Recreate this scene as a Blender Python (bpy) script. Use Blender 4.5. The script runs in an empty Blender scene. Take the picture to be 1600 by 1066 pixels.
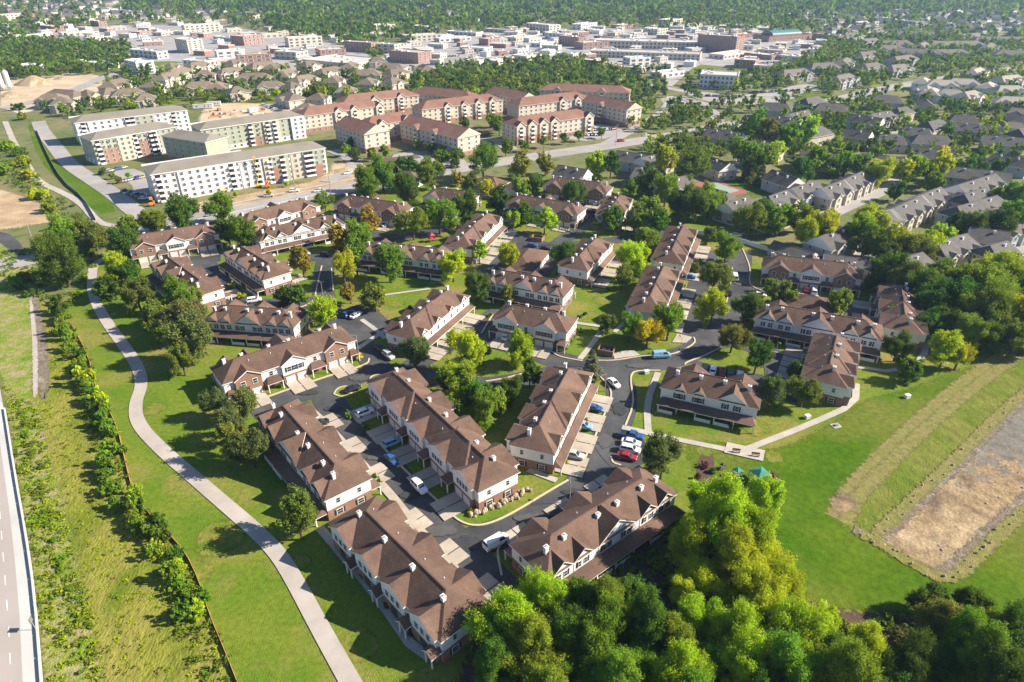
import bpy, math, random
import numpy as np
from mathutils import Vector, Matrix
from mathutils.geometry import tessellate_polygon
random.seed(7); rng = np.random.default_rng(7)
R = math.radians
sc = bpy.context.scene
COL = sc.collection
# ------------------------------------------------------------------ camera, sky, sun, exposure
CAM_H, PITCH, FPX = 98.0, R(30.0), 1030.0
cam = bpy.data.cameras.new('camera'); cam.sensor_width = 36.0; cam.lens = 36.0*FPX/1600.0
cam.clip_start = 1.0; cam.clip_end = 20000.0
camo = bpy.data.objects.new('camera', cam); COL.objects.link(camo)
camo.location = (0, 0, CAM_H); camo.rotation_euler = (R(90)-PITCH, 0, 0)
sc.camera = camo
SUN_EL, SUN_AZ = R(34), R(2)              # azimuth from +X towards +Y
sdir = Vector((math.cos(SUN_EL)*math.cos(SUN_AZ), math.cos(SUN_EL)*math.sin(SUN_AZ), math.sin(SUN_EL)))
w = bpy.data.worlds.new('World'); sc.world = w; w.use_nodes = True
nt = w.node_tree; bg = nt.nodes['Background']
sky = nt.nodes.new('ShaderNodeTexSky'); sky.sky_type = 'NISHITA'; sky.sun_disc = False
sky.air_density = 0.85; sky.dust_density = 0.3; sky.ozone_density = 3.0; sky.sun_elevation = SUN_EL; sky.sun_rotation = R(90)-SUN_AZ
nt.links.new(sky.outputs[0], bg.inputs[0]); bg.inputs[1].default_value = 0.075
sl_ = bpy.data.lights.new('sun', 'SUN'); sl_.energy = 5.0; sl_.angle = R(0.53); sl_.color = (1.0, 0.90, 0.74)
so = bpy.data.objects.new('sun', sl_); COL.objects.link(so); so.location = (300, 0, 300)
so.rotation_euler = sdir.to_track_quat('Z', 'Y').to_euler()
sc.view_settings.view_transform = 'Standard'; sc.view_settings.look = 'None'
sc.view_settings.exposure = 1.2; sc.view_settings.gamma = 1.0
sc.render.engine = 'CYCLES'
sc.cycles.max_bounces = 4; sc.cycles.diffuse_bounces = 2; sc.cycles.transparent_max_bounces = 8
sc.cycles.volume_bounces = 0
# ------------------------------------------------------------------ helpers
CP, SP = math.cos(PITCH), math.sin(PITCH)
def G(px, py, z=0.0):
    """survey: the spot at height z that the photograph shows at pixel px, py (1600 x 1066)"""
    x = (px-800)/FPX; y = (py-533)/FPX
    t = (CAM_H-z)/(SP+y*CP)
    return (x*t, (CP-y*SP)*t)
def PX(X, Y, Z=0.0):
    zc = Y*CP-(Z-CAM_H)*SP; yc = -Y*SP-(Z-CAM_H)*CP
    return (800+FPX*X/zc, 533+FPX*yc/zc)
def depth(px, py):
    X, Y = G(px, py); return Y*CP+CAM_H*SP
def inpoly(x, y, P):
    c = False; j = len(P)-1
    for i in range(len(P)):
        if (P[i][1] > y) != (P[j][1] > y) and x < (P[j][0]-P[i][0])*(y-P[i][1])/(P[j][1]-P[i][1])+P[i][0]: c = not c
        j = i
    return c
MATS = {}
def mat(name, col, rough=0.85, col2=None, scale=1.0, bump=0.0, bscale=8.0, objcol=False, col3=None, scale3=0.05, spec=0.3, metal=0.0, coords='Object', det=4.0, lo=.35, hi=.65, grain=0.0, gscale=2.0, streak=None, objvar=0.0):
    m = bpy.data.materials.new(name); m.use_nodes = True; n = m.node_tree.nodes; l = m.node_tree.links
    b = n['Principled BSDF']; b.inputs['Roughness'].default_value = rough; b.inputs['Specular IOR Level'].default_value = spec; b.inputs['Metallic'].default_value = metal
    b.inputs['Base Color'].default_value = (*col, 1)
    tc = n.new('ShaderNodeTexCoord'); src = tc.outputs[coords]; out = None
    if streak:
        mp = n.new('ShaderNodeMapping'); l.new(src, mp.inputs[0]); mp.inputs['Rotation'].default_value = (0, 0, streak[0]); mp.inputs['Scale'].default_value = (1, streak[1], 1); src = mp.outputs[0]
    if objcol:
        oi = n.new('ShaderNodeObjectInfo'); out = oi.outputs['Color']
    def mixn(a, colr, sca, lo, hi):
        t = n.new('ShaderNodeTexNoise'); t.inputs['Scale'].default_value = sca; t.inputs['Detail'].default_value = det; l.new(src, t.inputs['Vector'])
        r = n.new('ShaderNodeMapRange'); r.inputs[1].default_value = lo; r.inputs[2].default_value = hi; l.new(t.outputs['Fac'], r.inputs[0])
        x = n.new('ShaderNodeMix'); x.data_type = 'RGBA'; l.new(r.outputs[0], x.inputs[0])
        if a is None: x.inputs[6].default_value = (*col, 1)
        else: l.new(a, x.inputs[6])
        x.inputs[7].default_value = (*colr, 1); return x.outputs[2]
    if col2 is not None: out = mixn(out, col2, scale, lo, hi)
    if col3 is not None: out = mixn(out, col3, scale3, .5, .7)
    def mul(a, fac):
        x = n.new('ShaderNodeMix'); x.data_type = 'RGBA'; x.blend_type = 'MULTIPLY'; x.inputs[0].default_value = 1.0
        if a is None: x.inputs[6].default_value = (*col, 1)
        else: l.new(a, x.inputs[6])
        l.new(fac, x.inputs[7]); return x.outputs[2]
    if grain:
        for gs in (gscale, gscale*4.5):
            t = n.new('ShaderNodeTexNoise'); t.inputs['Scale'].default_value = gs; t.inputs['Detail'].default_value = 5; l.new(src, t.inputs['Vector'])
            r = n.new('ShaderNodeMapRange'); r.inputs[1].default_value = .3; r.inputs[2].default_value = .7; r.inputs[3].default_value = 1-grain; r.inputs[4].default_value = 1+grain; l.new(t.outputs['Fac'], r.inputs[0]); out = mul(out, r.outputs[0])
    if objvar:
        oi2 = n.new('ShaderNodeObjectInfo'); r = n.new('ShaderNodeMapRange'); r.inputs[3].default_value = 1-objvar; r.inputs[4].default_value = 1+objvar; l.new(oi2.outputs['Random'], r.inputs[0]); out = mul(out, r.outputs[0])
    if out is not None: l.new(out, b.inputs['Base Color'])
    if bump:
        t = n.new('ShaderNodeTexNoise'); t.inputs['Scale'].default_value = bscale; t.inputs['Detail'].default_value = 6; l.new(src, t.inputs['Vector'])
        bp = n.new('ShaderNodeBump'); bp.inputs['Strength'].default_value = bump; bp.inputs['Distance'].default_value = 0.3; l.new(t.outputs['Fac'], bp.inputs['Height']); l.new(bp.outputs[0], b.inputs['Normal'])
    MATS[name] = m; return m
def brickmat(name, c1, c2, mortar, scale=1.0):
    m = mat(name, c1, .9); n = m.node_tree.nodes; l = m.node_tree.links
    tc = n.new('ShaderNodeTexCoord'); mp = n.new('ShaderNodeMapping'); l.new(tc.outputs['Object'], mp.inputs[0])
    sx = n.new('ShaderNodeSeparateXYZ'); l.new(mp.outputs[0], sx.inputs[0])
    ad = n.new('ShaderNodeMath'); l.new(sx.outputs[0], ad.inputs[0]); l.new(sx.outputs[1], ad.inputs[1])
    cx = n.new('ShaderNodeCombineXYZ'); l.new(ad.outputs[0], cx.inputs[0]); l.new(sx.outputs[2], cx.inputs[1])
    t = n.new('ShaderNodeTexBrick'); t.inputs['Color1'].default_value = (*c1, 1); t.inputs['Color2'].default_value = (*c2, 1); t.inputs['Mortar'].default_value = (*mortar, 1)
    t.inputs['Scale'].default_value = 1.0; t.inputs['Brick Width'].default_value = .44*scale; t.inputs['Row Height'].default_value = .16*scale; t.inputs['Mortar Size'].default_value = .015*scale
    l.new(cx.outputs[0], t.inputs['Vector'])
    ns = n.new('ShaderNodeTexNoise'); ns.inputs['Scale'].default_value = .6; l.new(tc.outputs['Object'], ns.inputs['Vector'])
    x = n.new('ShaderNodeMix'); x.data_type = 'RGBA'; x.blend_type = 'MULTIPLY'; x.inputs[0].default_value = .5; l.new(t.outputs['Color'], x.inputs[6]); l.new(ns.outputs['Fac'], x.inputs[7])
    l.new(t.outputs['Color'], x.inputs[6]); l.new(x.outputs[2], n['Principled BSDF'].inputs['Base Color']); return m
def leafmat(name):
    m = bpy.data.materials.new(name); m.use_nodes = True; n = m.node_tree.nodes; l = m.node_tree.links
    n.remove(n['Principled BSDF'])
    oi = n.new('ShaderNodeObjectInfo'); tc = n.new('ShaderNodeTexCoord')
    at = n.new('ShaderNodeAttribute'); at.attribute_name = 'tone'
    hs = n.new('ShaderNodeHueSaturation')
    r1 = n.new('ShaderNodeMapRange'); r1.inputs[3].default_value = .478; r1.inputs[4].default_value = .518; l.new(at.outputs['Fac'], r1.inputs[0])
    r2 = n.new('ShaderNodeMapRange'); r2.inputs[3].default_value = .7; r2.inputs[4].default_value = 1.35; l.new(at.outputs['Fac'], r2.inputs[0])
    l.new(r1.outputs[0], hs.inputs['Hue']); l.new(r2.outputs[0], hs.inputs['Value']); l.new(oi.outputs['Color'], hs.inputs['Color'])
    d = n.new('ShaderNodeBsdfDiffuse'); t = n.new('ShaderNodeBsdfTranslucent')
    l.new(hs.outputs[0], d.inputs[0]); l.new(hs.outputs[0], t.inputs[0])
    mx = n.new('ShaderNodeMixShader'); mx.inputs[0].default_value = .45; l.new(d.outputs[0], mx.inputs[1]); l.new(t.outputs[0], mx.inputs[2])
    l.new(mx.outputs[0], n['Material Output'].inputs[0]); MATS[name] = m; return m
# ---- materials
mat('ground', (.105, .135, .030), .95, (.19, .165, .075), .02, .5, 3, col3=(.07, .11, .02), scale3=.15)
mat('lawn', (.098, .168, .014), .95, (.150, .190, .022), .09, .6, 5, col3=(.24, .195, .06), scale3=.06, spec=.05, grain=.2, gscale=1.1)
mat('field', (.052, .120, .005), .95, (.095, .148, .010), .06, .6, 5, col3=(.145, .155, .030), scale3=.035, spec=.03, grain=.22, gscale=.8)
mat('meadow', (.180, .195, .024), .95, (.235, .215, .05), .16, .9, 2.5, col3=(.10, .14, .014), scale3=.12, spec=.05, grain=.2, gscale=.9, streak=(R(28), .45))
mat('weeds', (.165, .225, .02), .95, (.30, .25, .13), .3, .9, 2.5, col3=(.12, .21, .01), scale3=.14, spec=.05, grain=.25, gscale=.9)
mat('berm', (.115, .155, .020), .95, (.165, .170, .038), .12, .8, 4, col3=(.095, .15, .012), scale3=.09, spec=.05, grain=.25, gscale=.8, streak=(R(40), .35))
mat('dry_grass', (.21, .185, .07), .95, (.19, .185, .055), .25, .8, 4, spec=.05, grain=.25, gscale=.8, lo=.4, hi=.6)
mat('ditch', (.20, .165, .12), .95, (.13, .105, .08), .3, .7, 2, col3=(.30, .26, .2), scale3=.3, spec=.05, grain=.3, gscale=.7)
mat('asphalt_dark', (.034, .035, .040), .8, (.045, .046, .05), .6, grain=.12)
mat('asphalt_pale', (.088, .086, .086), .9, (.070, .069, .07), .5, grain=.12)
mat('lawn_dry', (.19, .185, .038), .95, (.12, .17, .018), .35, .6, 5, spec=.05, grain=.25, gscale=1.0, lo=.42, hi=.58)
mat('basin_bed', (.27, .195, .112), .95, (.14, .105, .068), .13, .5, 1.2, col3=(.36, .275, .17), scale3=.06, spec=.05, grain=.28, gscale=.5, lo=.45, hi=.66)
mat('dirt', (.42, .30, .18), .95, (.30, .21, .125), .12, .9, 1.2, col3=(.50, .40, .27), scale3=.05)
mat('dirt_pale', (.50, .40, .28), .95, (.40, .31, .2), .05, .6, 1, col3=(.58, .5, .4), scale3=.02)
mat('mud', (.150, .135, .115), .8, (.20, .18, .15), .12, .5, 1, col3=(.095, .09, .085), scale3=.06, spec=.1, grain=.2, gscale=.4)
mat('asphalt', (.052, .054, .060), .85, (.080, .080, .083), .12, .15, 20, col3=(.036, .038, .042), scale3=.07, grain=.12, gscale=.5)
mat('asphalt_old', (.29, .27, .26), .9, (.34, .32, .305), .08, .15, 10, col3=(.24, .225, .22), scale3=.03)
mat('highway', (.46, .45, .43), .9, (.52, .51, .49), .08, .1, 10, col3=(.28, .275, .27), scale3=.04)
mat('concrete', (.40, .345, .28), .9, (.33, .285, .235), .35, .15, 10, col3=(.46, .40, .33), scale3=.1, grain=.1, gscale=.7)
mat('highway_lane', (.33, .29, .265), .9, (.37, .33, .305), .08, .1, 10, col3=(.30, .265, .245), scale3=.04)
mat('path', (.40, .355, .32), .9, (.34, .305, .275), .25, .15, 10, col3=(.45, .40, .36), scale3=.08)
mat('walk', (.42, .385, .335), .9, (.35, .32, .28), .3, .1, 10, grain=.1)
mat('kerb', (.52, .42, .25), .9, (.45, .39, .28), .4)
mat('barrier', (.48, .47, .45), .85, (.5, .49, .47), .3)
mat('paint_white', (.75, .75, .72), .7)
mat('roof', (.132, .080, .058), .9, (.097, .059, .044), .5, .4, 6, col3=(.160, .100, .073), scale3=.12, grain=.1, gscale=1.5, objvar=.16)
mat('roof_red', (.235, .125, .09), .9, (.19, .1, .075), .25, .2, 4, col3=(.26, .15, .11), scale3=.06, objvar=.1)
mat('roof_grey', (.112, .102, .097), .9, (.083, .076, .073), .4, .3, 6, col3=(.135, .122, .114), scale3=.1, grain=.1, objvar=.15)
mat('roof_tan', (.190, .152, .110), .9, (.15, .12, .09), .25, .2, 4, objvar=.15)
mat('roof_flat', (.52, .50, .47), .9, (.42, .40, .38), .05, col3=(.58, .56, .54), scale3=.02)
mat('roof_gravel', (.46, .42, .37), .9, (.36, .33, .3), .06)
mat('roof_green', (.06, .17, .16), .5)
mat('siding', (.72, .71, .69), .8, (.65, .64, .63), .5)
mat('siding_white', (.68, .67, .65), .8, (.61, .60, .58), .2)
mat('siding_sage', (.36, .38, .29), .85, (.32, .34, .26), .3)
mat('siding_cream', (.56, .485, .40), .85, (.50, .43, .35), .3)
mat('siding_grey', (.40, .43, .43), .85, (.34, .37, .38), .3)
mat('siding_beige', (.52, .47, .38), .85, (.45, .4, .32), .3)
mat('siding_green', (.50, .50, .43), .85, (.45, .45, .39), .3)
mat('stucco', (.62, .55, .45), .9, (.55, .48, .39), .2)
mat('trim', (.74, .71, .68), .7)
brickmat('brick', (.36, .165, .10), (.27, .12, .075), (.42, .36, .3))
brickmat('brick_red', (.34, .13, .09), (.26, .10, .07), (.36, .3, .26), 2)
mat('brick_far', (.34, .19, .14), .9, (.28, .15, .11), .2)
mat('glass', (.025, .032, .042), .12, spec=.6)
mat('frame', (.72, .72, .70), .6)
mat('shutter', (.025, .03, .045), .7)
mat('door_white', (.66, .62, .58), .6)
mat('door_dark', (.06, .05, .055), .5)
mat('metal', (.30, .31, .32), .45, metal=.6)
mat('pole', (.33, .30, .27), .7)
mat('wood', (.26, .17, .10), .9, (.19, .125, .075), .8)
mat('bark', (.11, .085, .062), .95, (.07, .055, .04), 2)
mat('rock', (.46, .38, .28), .95, (.34, .28, .21), .8, .6, 3)
mat('mulch', (.10, .06, .045), .95, (.07, .045, .035), 1)
mat('carpaint', (.5, .5, .5), .28, objcol=True, spec=.5)
mat('tyre', (.02, .02, .02), .8)
mat('lamp_glass', (.75, .73, .68), .2)
mat('taillight', (.35, .02, .02), .3)
mat('orange', (.65, .22, .05), .7)
mat('orange_fence', (.62, .30, .10), .8, (.5, .27, .12), .6)
mat('yellow', (.70, .48, .04), .5)
mat('teal', (.03, .20, .16), .8)
mat('red', (.45, .05, .06), .6)
mat('court_red', (.33, .11, .09), .9, (.27, .09, .08), .2)
mat('court_green', (.22, .29, .24), .9, (.26, .33, .28), .2)
mat('rust', (.30, .16, .09), .9)
mat('crate', (.42, .26, .14), .9, objcol=True)
leafmat('leaf')
# ---- mesh collector
class MB:
    def __init__(s): s.v = []; s.f = []; s.m = []
    def add(s, vs, fs, mi=0):
        o = len(s.v); s.v += [tuple(p) for p in vs]
        for f in fs: s.f.append([o+i for i in f]); s.m.append(mi)
    def box(s, x0, x1, y0, y1, z0, z1, mi=0, bottom=False):
        v = [(x0,y0,z0),(x1,y0,z0),(x1,y1,z0),(x0,y1,z0),(x0,y0,z1),(x1,y0,z1),(x1,y1,z1),(x0,y1,z1)]
        f = [(0,1,5,4),(1,2,6,5),(2,3,7,6),(3,0,4,7),(4,5,6,7)]
        if bottom: f.append((3,2,1,0))
        s.add(v, f, mi)
    def tube(s, p, q, r0, r1, n=6, mi=0, cap=True):
        p = Vector(p); q = Vector(q); d = (q-p).normalized(); a = d.orthogonal().normalized(); b = d.cross(a); vs = []
        for c, r in ((p, r0), (q, r1)):
            for k in range(n):
                t = 2*math.pi*k/n; vs.append(tuple(c+a*(r*math.cos(t))+b*(r*math.sin(t))))
        fs = [(k, (k+1) % n, n+(k+1) % n, n+k) for k in range(n)]
        if cap: fs += [tuple(range(n-1, -1, -1)), tuple(range(n, 2*n))]
        s.add(vs, fs, mi)
    def mesh(s, name, mats):
        me = bpy.data.meshes.new(name); me.from_pydata(s.v, [], s.f)
        for x in (mats if isinstance(mats, (list, tuple)) else [mats]): me.materials.append(MATS[x])
        if any(s.m): me.polygons.foreach_set('material_index', s.m)
        me.update(); return me
THINGS = []          # (object, descriptor) waiting for an automatic label
LABELS = {}
def newobj(name, me, parent=None):
    o = bpy.data.objects.new(name, me); COL.objects.link(o)
    if parent is not None: o.parent = parent
    return o
def tag(o, label, cat, group=None):
    if label: o['label'] = label
    o['category'] = cat
    if group: o['group'] = group
    return o
def struct(name, me, z=0): o = newobj(name, me); o['kind'] = 'structure'; o.location.z = z; return o
def empty(name, loc, rz=0):
    o = bpy.data.objects.new(name, None); COL.objects.link(o); o.empty_display_size = .5
    o.location = (loc[0], loc[1], loc[2] if len(loc) > 2 else 0); o.rotation_euler[2] = rz; return o
def later(o, desc, cat, group, X, Y):
    o['category'] = cat; o['group'] = group; THINGS.append((o, desc, X, Y))
def sheet_mesh(name, P, m):
    me = bpy.data.meshes.new(name); vs = [(x, y, 0) for x, y in P]
    tri = tessellate_polygon([[Vector(p) for p in vs]])
    fs = []
    for t in tri:
        a, b, c = [vs[i] for i in t]
        fs.append(t if (b[0]-a[0])*(c[1]-a[1])-(b[1]-a[1])*(c[0]-a[0]) > 0 else t[::-1])
    me.from_pydata(vs, [], fs); me.materials.append(MATS[m]); return me
def smooth(P, n=3, closed=False):
    for _ in range(n):
        Q = [] if closed else [P[0]]
        for i in range(len(P) if closed else len(P)-1):
            a = P[i]; b = P[(i+1) % len(P)]
            Q += [(a[0]*.75+b[0]*.25, a[1]*.75+b[1]*.25), (a[0]*.25+b[0]*.75, a[1]*.25+b[1]*.75)]
        if not closed: Q.append(P[-1])
        P = Q
    return P
def W(pp): return [G(*p) for p in pp]
AREAS = []           # hard ground (roads, drives): no tree stands here
def ragged(P, amp, step=1.6, seed=1):
    g = random.Random(seed); Q = []; d1 = 0.0
    for i in range(len(P)):
        a = P[i]; b = P[(i+1) % len(P)]; l = math.dist(a, b); n = max(1, int(l/step)); nx, ny = -(b[1]-a[1])/max(l, 1e-6), (b[0]-a[0])/max(l, 1e-6)
        for k in range(n):
            d1 = d1*.6+g.gauss(0, amp)*.6; Q.append((a[0]+(b[0]-a[0])*k/n+nx*d1, a[1]+(b[1]-a[1])*k/n+ny*d1))
    return Q
def soft_mat(m):
    k = m+'_soft'
    if k in MATS: return k
    c = MATS[m].copy(); c.name = k; MATS[k] = c; n = c.node_tree.nodes; l = c.node_tree.links
    at = n.new('ShaderNodeAttribute'); at.attribute_name = 'cover'; tc = n.new('ShaderNodeTexCoord'); t = n.new('ShaderNodeTexNoise'); t.inputs['Scale'].default_value = 1.1; t.inputs['Detail'].default_value = 7; l.new(tc.outputs['Object'], t.inputs['Vector'])
    a = n.new('ShaderNodeMath'); a.operation = 'MULTIPLY_ADD'; l.new(t.outputs['Fac'], a.inputs[0]); a.inputs[1].default_value = 1.5; l.new(at.outputs['Fac'], a.inputs[2])
    r = n.new('ShaderNodeMapRange'); r.inputs[1].default_value = 1.15; r.inputs[2].default_value = 1.4; l.new(a.outputs[0], r.inputs[0]); l.new(r.outputs[0], n['Principled BSDF'].inputs['Alpha']); return k
def soft_sheet(name, P, m, z, wid):
    """flat patch whose rim thins out into the ground around it"""
    A = sum(P[i][0]*P[(i+1) % len(P)][1]-P[(i+1) % len(P)][0]*P[i][1] for i in range(len(P)))
    if A < 0: P = P[::-1]
    n = len(P); O = []; I = []
    for i in range(n):
        a, b = P[i-1], P[(i+1) % n]; dx, dy = b[0]-a[0], b[1]-a[1]; d = math.hypot(dx, dy) or 1; O.append((P[i][0]+dy/d*wid*.5, P[i][1]-dx/d*wid*.5)); I.append((P[i][0]-dy/d*wid*.5, P[i][1]+dx/d*wid*.5))
    me = bpy.data.meshes.new(name); vs = [(x, y, 0) for x, y in I+O]; tri = tessellate_polygon([[Vector(v) for v in vs[:n]]])
    fs = []
    for t in tri:
        a, b, c = [vs[i] for i in t]; fs.append(t if (b[0]-a[0])*(c[1]-a[1])-(b[1]-a[1])*(c[0]-a[0]) > 0 else t[::-1])
    fs += [(i, n+i, n+(i+1) % n, (i+1) % n) for i in range(n)]
    me.from_pydata(vs, [], fs); at = me.attributes.new('cover', 'FLOAT', 'POINT'); at.data.foreach_set('value', [1.0]*n+[0.0]*n); me.materials.append(MATS[soft_mat(m)]); return struct(name, me, z)
def soft_ribbon(name, P, wid, soft, m, z):
    n = len(P); vs = []; cv = []
    for off, c in (((wid+soft)/2, 0.0), ((wid-soft)/2, 1.0), (-(wid-soft)/2, 1.0), (-(wid+soft)/2, 0.0)):
        for i, p in enumerate(P):
            a, b = P[max(i-1, 0)], P[min(i+1, n-1)]; dx, dy = b[0]-a[0], b[1]-a[1]; d = math.hypot(dx, dy) or 1
            vs.append((p[0]-dy/d*off, p[1]+dx/d*off, 0)); cv.append(0.0 if i in (0, n-1) else c)
    me = bpy.data.meshes.new(name); me.from_pydata(vs, [], [((k+1)*n+i, (k+1)*n+i+1, k*n+i+1, k*n+i) for k in range(3) for i in range(n-1)])
    at = me.attributes.new('cover', 'FLOAT', 'POINT'); at.data.foreach_set('value', cv); me.materials.append(MATS[soft_mat(m)]); return struct(name, me, z)
def sheet(name, pp, m, z, sm=0, hard=False, rag=0.0):
    P = W(pp)
    if sm: P = smooth(P, sm, True)
    if hard: AREAS.append(P)
    if rag: return soft_sheet(name, P, m, z, rag)
    return struct(name, sheet_mesh(name, P, m), z)
def ribbon_pts(P, wid):
    Lf, Rt = [], []
    for i, p in enumerate(P):
        a = P[max(i-1, 0)]; b = P[min(i+1, len(P)-1)]; dx, dy = b[0]-a[0], b[1]-a[1]; d = math.hypot(dx, dy) or 1
        nx, ny = -dy/d, dx/d; Lf.append((p[0]+nx*wid/2, p[1]+ny*wid/2)); Rt.append((p[0]-nx*wid/2, p[1]-ny*wid/2))
    return Lf, Rt
def ribbon(name, pp, wid, m, z, sm=2, hard=False, h=0.0, world=False):
    P = list(pp) if world else W(pp)
    if sm: P = smooth(P, sm)
    Lf, Rt = ribbon_pts(P, wid); b = MB(); n = len(P)
    if hard: AREAS.append(Lf+Rt[::-1])
    if h <= 0:
        b.add([(x, y, 0) for x, y in Rt]+[(x, y, 0) for x, y in Lf], [(i, i+1, n+i+1, n+i) for i in range(n-1)])
    else:
        b.add([(x, y, h) for x, y in Rt]+[(x, y, h) for x, y in Lf]+[(x, y, 0) for x, y in Rt]+[(x, y, 0) for x, y in Lf],
              [(i, i+1, n+i+1, n+i) for i in range(n-1)]+[(2*n+i, 2*n+i+1, i+1, i) for i in range(n-1)]+[(n+i, n+i+1, 3*n+i+1, 3*n+i) for i in range(n-1)]+[(2*n, 0, n, 3*n), (n-1, 3*n-1, 4*n-1, 2*n-1)])
    return struct(name, b.mesh(name, m), z)
# ------------------------------------------------------------------ ground, roads, paths
struct('ground', sheet_mesh('ground', [(-7000, -3000), (7000, -3000), (7000, 9000), (-7000, 9000)], 'ground'), 0)
FENCE = [(104,482),(110,505),(140,560),(147,600),(167,635),(185,672),(197,725),(208,768),(230,802),(260,832),(290,865),(312,910),(327,960),(355,1026),(380,1090),(400,1150)]
sheet('lawn', [(104,482),(120,440),(150,405),(260,372),(400,335),(560,303),(700,285),(850,275),(1000,300),(1100,330),(1180,390),(1300,425),(1440,445),(1600,500),(1800,560),(1800,1200),(900,1300),(400,1150)]+FENCE[::-1][:-1], 'lawn', .05)
sheet('meadow', [(60,470),(104,482)]+FENCE[1:]+[(80,1200),(58,930),(42,830),(20,690),(40,640)], 'meadow', .045, rag=1.2)
sheet('roadside_verge', [(0,380),(60,420),(62,470),(58,520),(50,620),(62,640),(100,800),(140,950),(190,1200),(80,1200),(58,930),(42,830),(18,680),(0,585),(-60,420)], 'weeds', .055, rag=2.5)
sheet('field', [(1060,690),(1130,690),(1200,712),(1300,665),(1345,625),(1420,610),(1480,585),(1600,545),(1900,560),(1900,1150),(1450,955),(1250,955),(1215,880),(1205,800),(1100,760)], 'field', .06, 2, rag=4)
sheet('berm', [(1560,556),(1640,548),(1640,610),(1520,690),(1440,775),(1380,838),(1345,845),(1310,820),(1315,790),(1345,755),(1420,675),(1500,605)], 'berm', .07, 2, rag=5)
ribbon_dry = [(1580,548),(1520,590),(1450,648),(1400,695),(1350,745),(1318,785),(1308,812)]
for _k, _o in enumerate((0, 12)):
    _P = smooth([G(a+_o, b+_o*.6) for a, b in ribbon_dry], 2); soft_ribbon('dry_grass_strip', _P, 4.6-1.4*_k, 2.2, 'dry_grass', .075+.003*_k)
sheet('bare_patch', [(1296,778),(1312,769),(1330,776),(1341,788),(1333,800),(1312,802),(1298,794)], 'basin_bed', .09, 1, rag=2.2)
sheet('woodland_floor', [(740,985),(800,950),(860,930),(960,875),(1065,800),(1200,800),(1225,880),(1255,950),(1450,965),(1600,962),(1700,980),(1700,1300),(640,1300)], 'mulch', .065, 2, rag=4)
# dry basin with rubble
BAS = W([(1680,560),(1600,615),(1560,650),(1500,712),(1440,768),(1375,832),(1360,842),(1440,890),(1475,904),(1497,897),(1540,855),(1600,797),(1700,720)])
def basin():
    xs = [p[0] for p in BAS]; ys = [p[1] for p in BAS]; b = MB(); st = .55; idx = {}
    for i in range(int((max(xs)-min(xs))/st)+1):
        for j in range(int((max(ys)-min(ys))/st)+1):
            x = min(xs)+i*st; y = min(ys)+j*st
            if inpoly(x, y, BAS):
                _q = PX(x, y); _n = 14*math.sin(x*.8+y*.5)+10*math.sin(y*1.7-x*.6)+random.gauss(0, 7); mud = inpoly(_q[0], _q[1]+_n, [(1720,560),(1600,615),(1540,668),(1478,740),(1560,728),(1720,690)])
                hh = .05+.02*math.sin(x*.9)*math.cos(y*.7)+(0 if mud else max(0, random.gauss(.01, .022)))
                idx[i, j] = len(b.v); b.v.append((x, y, hh))
    for (i, j) in list(idx):
        q = [(i, j), (i+1, j), (i+1, j+1), (i, j+1)]
        if all(k in idx for k in q): b.f.append([idx[k] for k in q]); _v = b.v[idx[q[0]]]; _q = PX(_v[0], _v[1]); _n = 14*math.sin(_v[0]*.8+_v[1]*.5)+10*math.sin(_v[1]*1.7-_v[0]*.6)+random.gauss(0, 9); b.m.append(1 if inpoly(_q[0], _q[1]+_n, [(1720,560),(1600,615),(1540,668),(1478,740),(1560,728),(1720,690)]) else 0)
    struct('dry_basin', b.mesh('dry_basin', ['basin_bed', 'mud']), .06)
basin()
AREAS.append(BAS)
_rz = [0.10]
def road(name, pp, wid, m='asphalt', sm=2):
    _rz[0] += .004; return ribbon(name, pp, wid, m, _rz[0], sm, True)
road('street', [(392,646),(460,620),(520,600),(590,580),(650,583),(700,597),(757,604),(830,592),(880,580),(930,572)], 7.6)
road('street', [(505,606),(520,640),(553,678),(587,714),(622,752),(655,790),(700,838),(745,885),(790,932)], 7.8)
road('street', [(712,855),(785,834),(838,809),(896,776),(930,732),(947,690),(968,650),(973,615),(962,585),(945,572)], 8)
road('street', [(630,580),(660,563),(700,540),(740,512),(780,487)], 7)
road('street', [(728,518),(780,535),(830,547),(870,563),(920,574),(1000,570),(1050,562),(1095,545),(1122,525),(1138,500),(1145,470),(1152,430),(1157,392)], 9)
road('street', [(800,392),(840,384),(880,384),(930,380),(990,372),(1060,362)], 7)
road('street', [(1090,540),(1078,515),(1080,490),(1093,440),(1108,392)], 7.2)
road('street', [(1140,458),(1200,455),(1235,466),(1300,478),(1345,482)], 6.5)
road('street', [(1345,478),(1344,495),(1335,520)], 9)
road('street', [(1110,535),(1150,530),(1200,550),(1222,575),(1218,625)], 8.5)
road('parking_lot', [(1078,575),(1130,588),(1180,598),(1215,605)], 9)
road('street', [(595,582),(578,558),(560,532),(535,505),(506,475),(505,430),(511,402)], 7.2)
road('street', [(455,408),(511,400),(560,388),(600,373),(645,368),(700,358),(745,348),(790,360),(845,382)], 7)
road('parking_lot', [(543,482),(565,500),(592,530)], 14)
road('street', [(282,410),(345,402)], 8.5, sm=0)
road('street', [(315,410),(345,445),(372,480),(430,476),(500,473)], 9)
road('street', [(400,370),(460,351),(525,345),(560,360),(600,372)], 6.5)
road('street', [(820,370),(792,395),(765,418),(742,438)], 7)
road('street', [(872,385),(855,405),(836,432)], 9)
road('street', [(850,306),(905,320),(925,335),(915,352),(890,368),(870,384)], 7.5)
road('street', [(1000,728),(975,705),(965,690)], 12)
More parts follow.
